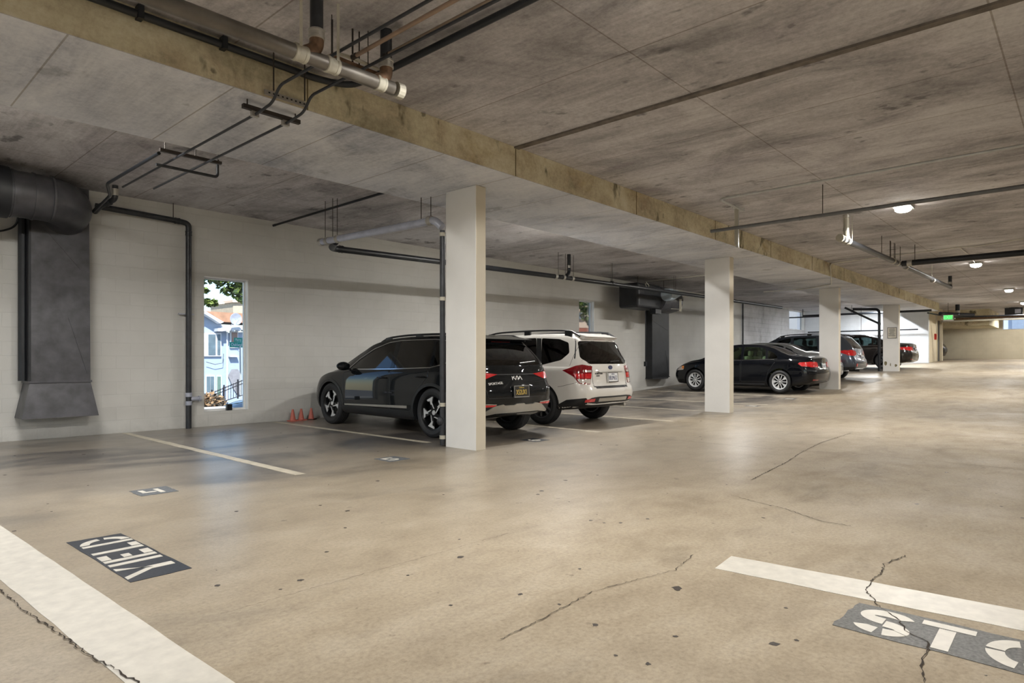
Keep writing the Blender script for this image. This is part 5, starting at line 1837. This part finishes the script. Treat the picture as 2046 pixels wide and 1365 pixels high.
# --- thin white cable stapled under the slab
t = pipe('white_cable', 'thin white cable stapled across the beam and ceiling toward the second lamp', [(20.9, 7.9, 3.345), (20.8, 6.6, 3.335), (20.0, 5.6, 3.335), (18.2, 5.10, 3.335), (18.1, 5.10, 3.67), (17.75, 3.4, 3.68), (17.46, 2.21, 3.68), (17.6, 1.9, 3.68), (17.0, .9, 3.68), (16.9, -1, 3.68)], .012, M_wire, cat='cable', rad=.1, seg=6)
t = pipe('white_cable', 'short white cable running from the stapled cable to the second lamp', [(17.5, 2.2, 3.68), (18.9, 2.2, 3.68), (20.5, 2.25, 3.68)], .012, M_wire, cat='cable', rad=.1, seg=6)
p1, p2 = on_z(1440, 548, 3.66), on_z(1290, 564, 3.66)
t = pipe('white_cable', 'thin white cable on the bay ceiling left of the second pillar', [(p1[0], p1[1], 3.68), ((p1[0] + p2[0]) / 2, (p1[1] + p2[1]) / 2, 3.68), (p2[0], p2[1], 3.68)], .011, M_wire, cat='cable', seg=6)

# --- downpipe behind the farthest pillar
t = pipe('black_downpipe', 'thick black downpipe with a slanting branch at the farthest pillar', [(29.42, 7.4, 3.25), (29.44, 6.5, 3.2), (29.44, 6.42, 3.1), (29.44, 6.42, fz(29.4))], .052, M_irondark, rad=.15)
for z in (2.6, 2.1, 1.4, 1.0): sleeve(t, (29.44, 6.42, z), (0, 0, 1), .055, .04, M_irondark)
MB().tube([Vector((29.44, 6.44, 2.62)) - t.location, Vector((29.0, 7.6, 3.3)) - t.location], .042, 12).build('branch', M_irondark, t, smooth=True)
for nm, lab_, z, y0, y1, xx, r_ in (('end_pipe', 'upper dark pipe crossing in front of the bright end wall', 3.30, 5.2, 10.6, 33.2, .05), ('end_pipe', 'lower thin dark pipe crossing in front of the bright end wall', 2.55, 6.0, 10.9, 34.9, .03)):
    t = pipe(nm, lab_, [(xx, y1, z), (xx, y0, z)], r_, M_irondark)
    rod(t, (xx, 8.4, z), ZC, .01)
t = empty('pipe_rack', (33.8, 9.8, 3.28), 0, 'small black pipe rack under the ceiling beside the high corner window', 'bracket')
MB().tube([(0, 0, 0), (0, 2.0, 0)], .03, 8).build('lower_rail', M_irondark, t)
for y in (.1, 1.0, 1.9): MB().tube([(0, y, 0), (0, y, .4)], .02, 6).build('upright', M_irondark, t)

# --- cluster of services at the far end of the beam
ends = [('far_pipe', 'dark pipe running under the end of the beam to the right edge of the picture', [(33.6, 5.4, 3.22), (36.0, 4.9, 3.12), (37.0, -3, 3.12)], .032, M_irondark),
        ('far_pipe', 'long pale pipe crossing the far wall below the ceiling', [(38.4, 5.6, 3.05), (38.6, -3, 3.1)], .045, M_strap),
        ('far_pipe', 'long brown pipe crossing the far wall above the exit sign', [(39.6, 6.0, 3.22), (39.8, -3, 3.25)], .05, M_rust),
        ('far_pipe', 'thin dark pipe on the far wall left of the far window', [(46.8, 6.2, 3.5), (46.8, 4.6, 3.5)], .04, M_irondark)]
for nm, lab_, pts, r_, m in ends:
    t = pipe(nm, lab_, pts, r_, m, group='pipes at the far end')
    if pts[0][0] > 46: MB().box(-.02, .2, -.5, -.46, -.03, .03).build('wall_bracket', M_irondark, t)
t = empty('drain_cluster', (35.9, 4.6, 3.26), 0, 'dark knot of drain fittings hanging at the end of the beam', 'pipe')
MB().tube([(0, 0, -.05), (0, 0, .43)], .09, 12).build('riser', M_irondark, t, smooth=True)
MB().tube([(-1.2, .5, -.02), (0, 0, -.02), (.9, -.5, -.02)], .08, 12).build('run', M_irondark, t, smooth=True)
sleeve(t, (35.9, 4.6, 3.36), (0, 0, 1), .09, .05, M_steel)
t = empty('hanging_unit', (40.0, on_x(2026, 612, 40.0)[1], 3.56), 0, 'dark boxy unit under the ceiling above the far window', 'box')
MB().tube([(0, 0, .1), (0, 0, .14)], .2, 10).build('ceiling_plate', M_irondark, t)
MB().box(-.2, .2, -.35, .35, -.22, .12).build('case', M_irondark, t)
MB().box(-.22, -.2, -.28, -.05, -.16, .05).build('cover', M_greypipe, t)
t = empty('dropped_slab', (43.0, 5.4, 3.0), 0, 'dropped concrete soffit block beyond the stair block, behind the exit sign', 'soffit')
MB().box(-3.0, 1.5, -1.6, 1.4, -.12, .7).build('block', M_beam, t)

# exit sign
t = empty('exit_sign', (34.6, 4.78, 3.03), 0, 'green lit exit sign hanging at the end of the beam', 'sign')
MB().box(-.03, .03, -.27, .27, -.20, .17).build('housing', M_white, t)
M = frame((-.034, -.0, .0), (0, -1, 0), (0, 0, 1))
MB().box(-.034, -.030, -.24, .24, -.12, .15).build('green_panel', M_green, t)
place_text('exit_letters', 'EXIT', .30, M_greenbright, frame((-.037, 0, .015), (0, -1, 0), (0, 0, 1)), t, .002, .72)
for y in (-.33, .33): MB().ball((0, y, -.06), .05, 10, 6).build('emergency_head', M_strap, t, smooth=True)
MB().tube([(0, 0, .17), (0, 0, (ZC - 3.03) / .72)], .012, 6).build('stem', M_rod, t)
t.scale = (.72, .72, .72)

# notice on the farthest pillar
t = empty('notice_sign', (29.485, 5.97, 2.22), 0, 'white framed notice with small print on the farthest pillar', 'sign')
MB().box(-.008, .008, -.15, .15, -.21, .21).build('board', simple('notice_paper', srgb(206, 200, 184), .5), t)
mb = MB()
mb.box(-.012, .0, -.165, -.15, -.225, .225); mb.box(-.012, .0, .15, .165, -.225, .225); mb.box(-.012, 0, -.15, .15, .21, .225); mb.box(-.012, 0, -.15, .15, -.225, -.21)
mb.build('frame', M_irondark, t)
mb = MB()
rs = random.Random(3)
for i in range(12):
    w = rs.uniform(.08, .125)
    mb.box(-.0095, -.008, -w, w, .17 - i * .028, .17 - i * .028 + .011)
mb.build('small_print', M_iron, t)

# fire alarm on the stair block
t = empty('fire_alarm', (36.9, 5.60, 2.25), 0, 'small red fire alarm on the cream stair block beside the doorway', 'alarm')
MB().box(-.10, .10, -.03, .05, -.14, .14).build('case', M_redbox, t)
MB().tube([(0, -.02, .15), (0, -.02, 1.0)], .012, 6).build('conduit', M_conduit, t)

# traffic cones against the wall
for k, (x, y, lab_) in enumerate(((6.04, 10.98, 'small orange traffic cone against the wall, leftmost of the three'), (6.235, 11.02, 'small orange traffic cone against the wall, middle of the three'), (6.43, 11.0, 'small orange traffic cone with a dark foot, nearest the SUV of the three'))):
    t = empty('traffic_cone', (x, y, 0), .3 * k, lab_, 'cone', 'traffic cones by the wall')
    MB().box(-.075, .075, -.075, .075, 0, .018).build('base', M_cone if k < 2 else M_conedark, t)
    mb = MB().lathe([(.055, .018), (.018, .215), (.015, .22), (.012, .215), (.045, .02)], lambda a, b, c: (a, b, c), 20)
    mb.build('cone_body', M_cone, t, smooth=True)
t = empty('window_sensor', (4.98, YW + .06, .31), 0, 'tiny black box standing on the sill of the near window', 'box')
MB().box(-.045, .045, -.03, .03, -.06, .05).build('case', M_irondark, t)
# ------------------------------------------------------------------ the street seen through the windows
def O1(px, py, Y):      # a point seen in the near window, photo pixels of the 4.55x crop
    return on_y(390 + px / 4.554, 540 + py / 4.554, Y)


def wallquad(mb, pts, th=.1):
    """planar outline at depth Y, thickness away from us"""
    n = len(pts)
    v = [tuple(p) for p in pts] + [(p[0], p[1] + th, p[2]) for p in pts]
    mb.add(v, [tuple(range(n)), tuple(range(n, 2 * n))[::-1]] + [(i, n + i, n + (i + 1) % n, (i + 1) % n) for i in range(n)])
    return mb


M_blueh = simple('house_blue', srgb(152, 166, 186), .7, var=.05)
M_roofh = simple('roof_shingle', srgb(160, 122, 98), .85, var=.2, scale=3)
M_peach = simple('stucco_peach', srgb(212, 186, 164), .8, var=.05)
M_brickr = simple('brick_red', srgb(160, 96, 78), .8, var=.2, scale=4)
M_whiteh = simple('trim_white_out', srgb(204, 206, 210), .6, var=.03)
M_pdark = simple('window_dark_out', srgb(92, 108, 118), .2, var=.2, scale=2)
M_cream2 = simple('stucco_cream', srgb(184, 168, 146), .8)
M_fence = simple('iron_fence', srgb(36, 36, 42), .5)
M_leaf = simple('leaf_green', srgb(104, 122, 52), .7, var=.45, scale=3)
M_leafd = simple('leaf_dark', srgb(54, 72, 34), .7, var=.4, scale=3)
M_bark = simple('bark', srgb(84, 76, 66), .9, var=.3, scale=8)
M_hedge = simple('hedge_brown', srgb(150, 122, 92), .9, var=.4, scale=8)
M_asph = simple('street_asphalt', srgb(120, 120, 122), .9)
M_arch = simple('porch_grey', srgb(132, 132, 138), .8)

tag(MB().box(-40, 90, 11.45, 120, -2.2, -2.1).build('ground', M_asph), kind='structure')
tag(MB().box(-40, 32, 11.45, 15.5, -2.1, .02).build('pavement', simple('pavement_grey', srgb(168, 164, 158), .85)), kind='structure')

YH = 40.0
t = empty('blue_house', O1(250, 1250, YH), 0, 'pale blue two-storey house with white trim seen through the near window', 'house')
p0 = t.location
def HB(pts, Y=YH): return [Vector(O1(a, b, Y)) - p0 for a, b in pts]
wallquad(MB(), HB([(-160, 430), (100, 410), (225, 480), (290, 570), (900, 540), (900, 1290), (-160, 1290)]), 5).build('walls', M_blueh, t)
wallquad(MB(), HB([(100, 372), (300, 385), (900, 420), (900, 500), (262, 470)], YH - .3), 3).build('roof', M_roofh, t)
wallquad(MB(), HB([(-160, 300), (95, 372), (262, 472), (232, 486), (90, 398), (-160, 330)], YH - .6), .5).build('gable_fascia', M_whiteh, t)
wallquad(MB(), HB([(205, 528), (900, 490), (900, 512), (208, 556)], YH - .6), 1.2).build('eave_board', M_whiteh, t)
for k in range(7): wallquad(MB(), HB([(240 + k * 52, 530), (255 + k * 52, 530), (255 + k * 52, 556), (240 + k * 52, 556)], YH - .7), .5).build('rafter_tail', M_whiteh, t)
def win(x0, y0, x1, y1, panes, m=M_pdark):
    f = wallquad(MB(), HB([(x0, y0), (x1, y0), (x1, y1), (x0, y1)], YH - .12), .1).build('window', M_whiteh, t)
    for a, b in panes: wallquad(MB(), HB([(a, y0 + 12), (b, y0 + 12), (b, y1 - 14), (a, y1 - 14)], YH - .16), .05).build('window_pane', m, f)
win(60, 572, 238, 784, [(122, 186), (204, 230)])
win(318, 556, 392, 706, [(334, 384)], simple('blind_brown', srgb(140, 118, 108), .7))
win(98, 955, 178, 1120, [(106, 138), (142, 172)]); win(196, 955, 240, 1165, [(203, 234)], simple('pane_green', srgb(96, 120, 112), .3))
wallquad(MB(), HB([(320, 778), (395, 778), (395, 790), (320, 790)], YH - .3), .3).build('window_sill', M_whiteh, t)
wallquad(MB(), HB([(302, 965), (335, 903), (388, 900), (416, 945), (416, 1132), (385, 1130), (350, 1080)], YH - .1), .08).build('porch_opening', M_arch, t)
MB().tube([HB([(292, 560)], YH - .2)[0], HB([(292, 1200)], YH - .2)[0]], .05, 8).build('downspout', M_whiteh, t)
MB().tube(HB([(100, 835), (180, 858), (250, 845), (258, 760)], YH - .25), .015, 6).build('cable', M_fence, t)
wallquad(MB(), HB([(345, 272), (600, 272), (600, 420), (345, 420)], YH + 8), 4).build('chimney_block', M_cream2, t)
wallquad(MB(), HB([(340, 270), (605, 270), (605, 292), (340, 292)], YH + 7.8), 4.4).build('chimney_cap', M_peach, t)

# satellite dish on the roof edge
t = empty('satellite_dish', O1(372, 445, YH - 1.2), 0, 'round grey satellite dish on the roof edge of the pale blue house', 'dish')
MB().lathe([(.0005, .06), (.2, .045), (.36, .0), (.37, .01), (.2, .06), (.0005, .075)], lambda a, b, c: (a, c, b), 26).build('dish', M_greypipe, t, smooth=True)
MB().tube([(0, .05, 0), (0, .82, -.42)], .025, 8).build('mast', M_greypipe, t)
MB().tube([(0, .05, -.3), (.05, -.35, -.05)], .012, 6).build('feed_arm', M_greypipe, t)

# street name signs
t = empty('street_sign', O1(415, 1150, 26), 0, 'green street name signs on a grey pole in front of the pale blue house', 'sign')
p0 = t.location
a, b = Vector(O1(408, 690, 26)) - p0, Vector(O1(428, 1250, 26)) - p0
MB().tube([a, (0, 0, 0), (b.x * .3, 0, -1.5)], .035, 8).build('pole', M_conduit, t)
for nm, x0, x1, y0, y1, tx in (('sign_blade', 312, 436, 656, 702, 'Oakland'), ('sign_blade', 352, 428, 616, 652, 'Perry')):
    c0, c1 = Vector(O1(x0, y1, 26)) - p0, Vector(O1(x1, y0, 26)) - p0
    s_ = MB().box(c0.x, c1.x, -.02, .0, c0.z, c1.z).build(nm, M_signgreen, t)
    place_text('sign_text', tx, (c1.z - c0.z) * .80, M_whiteh, frame(((c0.x + c1.x) / 2 + .0, -.024, (c0.z + c1.z) / 2), (1, 0, 0), (0, 0, 1)), s_, .002, .8)

# iron fence rising to the right
t = empty('iron_fence', O1(260, 1215, 24), 0, 'black iron fence climbing to the right below the pale blue house', 'fence')
p0 = t.location
F = lambda a, b: Vector(O1(a, b, 24)) - p0
for y0, y1 in ((1140, 1000), (1165, 1030), (1240, 1150)): MB().tube([F(40, y0 + 25), F(620, y1 - 75)], .016, 6).build('rail', M_fence, t)
for k in range(20):
    x = 60 + k * 24
    yt = 1135 - (x - 100) * .40
    MB().tube([F(x, yt - 8), F(x, yt + 125)], .010, 6).build('bar', M_fence, t)
for x in (152, 262, 388):
    yt = 1135 - (x - 100) * .40
    MB().tube([F(x, yt - 26), F(x, yt + 150)], .032, 8).build('post', M_fence, t)


def leaves(name, label, cat, centre, rad, n, mats, seed, size=.16, trunk=None, squash_=(1, 1, 1), blobs=None):
    t = empty(name, centre, 0, label, cat)
    rr = random.Random(seed)
    mb = MB()
    blobs = blobs or [(0, 0, 0, rad)]
    for i in range(n):
        bx_, by_, bz_, br = rr.choice(blobs)
        u = Vector((rr.gauss(0, 1), rr.gauss(0, 1), rr.gauss(0, 1))).normalized() * br * rr.uniform(.35, 1) ** .6
        c = Vector((bx_ + u.x * squash_[0], by_ + u.y * squash_[1], bz_ + u.z * squash_[2]))
        a = Vector((rr.gauss(0, 1), rr.gauss(0, 1), rr.gauss(0, .6))).normalized()
        b = a.cross(Vector((rr.gauss(0, 1), rr.gauss(0, 1), rr.gauss(0, 1)))).normalized()
        s = size * rr.uniform(.5, 1.2)
        mb.mi += [rr.randrange(2)]
        k = len(mb.v)
        mb.v += [tuple(c - a * s), tuple(c + b * s * .5), tuple(c + a * s), tuple(c - b * s * .5)]
        mb.f.append((k, k + 1, k + 2, k + 3))
    mb.build('foliage', mats, t, fix=False)
    if trunk:
        MB().tube([Vector(p) for p in trunk], [.22, .16, .10, .05][:len(trunk)], 10).build('trunk', M_bark, t, smooth=True)
    return t


c = Vector(O1(330, 130, 24))
leaves('street_tree', 'leafy tree branch hanging across the top of the near window', 'tree', c, 1, 2600, [M_leaf, M_leafd], 4, .13,
       trunk=[(5.5, 1.5, -6), (4.5, 1, -2), (2, .4, .6), (0, 0, .3)],
       blobs=[(0, 0, .1, .55), (.55, 0, -.25, .5), (-.9, 0, .45, .5), (-.35, 0, .45, .5), (.9, 0, .2, .8), (-1.2, .2, .9, .5), (1.6, .5, .8, 1.2)])
c = Vector(O1(120, 300, 26))
leaves('tree_sprig', 'small dark leafy sprig at the left of the near window against the sky', 'tree', c, 1, 420, [M_leafd, M_leaf], 8, .12, blobs=[(0, 0, 0, .28), (-.3, 0, .05, .3), (.2, 0, .02, .2), (-.2, 0, .5, .2)], squash_=(1.2, 1, .55),
       trunk=[(-3, .5, -5), (-1.4, .2, -.6), (-.3, 0, 0)])
c = Vector(O1(150, 1205, 22))
leaves('hedge', 'dry brown bush at the lower left of the near window', 'bush', c, 1, 1500, [M_hedge, M_bark], 12, .10, blobs=[(0, 0, -.15, .5), (-.5, 0, -.2, .5)])
# blue car at the kerb: only its windscreen corner shows
cc = dict(sedan(paint('paint_light_blue', srgb(120, 150, 180), rough=.3), rim=(M_rimgrey, M_rimsilver), wheel=('plain', .32, .21)))
p = O1(470, 1275, 15.0)
car, bv_, P_ = make_car(cc, 'blue_car', 'blue car outside at the lower right corner of the near window', 'car', (p[0] - 1.55, 14.9, p[2] - 1.15), R(0))

# building behind the second window
def O2(px, py, Y): return on_y(1140 + px / 15.17, 590 + py / 15.17, Y)
YP = 30.0
t = empty('peach_building', O2(400, 1150, YP), 0, 'peach stucco building with a red brick base seen through the second window', 'building')
p0 = t.location
G = lambda pts, Y=YP: [Vector(O2(a, b, Y)) - p0 for a, b in pts]
wallquad(MB(), G([(-700, -300), (1500, -300), (1500, 1000), (-700, 980)]), 6).build('wall', M_peach, t)
wallquad(MB(), G([(-700, 980), (1500, 1015), (1500, 2600), (-700, 2600)], YP - .05), 6).build('brick_base', M_brickr, t)
f = wallquad(MB(), G([(225, 520), (440, 520), (440, 720), (225, 720)], YP - .2), .15).build('window', M_whiteh, t)
wallquad(MB(), G([(245, 540), (315, 540), (315, 695), (245, 695)], YP - .25), .04).build('window_pane', M_pdark, f)
wallquad(MB(), G([(335, 540), (420, 540), (420, 695), (335, 695)], YP - .25), .04).build('window_pane', M_pdark, f)
c = Vector(O2(420, 380, 26))
leaves('street_tree', 'bushy tree in front of the peach building seen through the second window', 'tree', c, 1, 1000, [M_leaf, M_leafd], 21, .14, blobs=[(0, 0, .1, .6), (.6, 0, .2, .7), (-.7, 0, .6, .7), (.3, 0, -.5, .5), (.9, 0, -1.0, .35)], trunk=[(1.2, 0, -5), (1.1, 0, -1.2), (.5, 0, 0)])
p = O2(620, 600, 17)
t = tag(MB().tube([(p[0], 17, -2.1), (p[0], 17, 9)], .085, 12).build('utility_pole', M_bark, smooth=True), 'dark utility pole at the right side of the second window', 'pole')

# bright buildings behind the high corner window and the far window
t = empty('white_building', (62, 19, -2), 0, 'plain white building filling the high corner window', 'building')
MB().box(-12, 12, 0, 6, 0, 16).build('wall', M_whiteh, t)
t = empty('far_building', (58, 3, -2), 0, 'pale blue-white building behind the far window', 'building')
MB().box(0, 6, -14, 16, 0, 14).build('wall', simple('wall_bluewhite', srgb(214, 220, 232), .7, var=.06, scale=1), t)
MB().box(-.1, 0, -1.6, 1.2, 5.3, 6.9).build('window', M_blueh, t)
t = tag(MB().tube([(50.5, 2.1, -.5), (50.5, 2.1, 3.3)], .06, 8).build('post', M_fence), 'small dark post standing outside the far window', 'post')
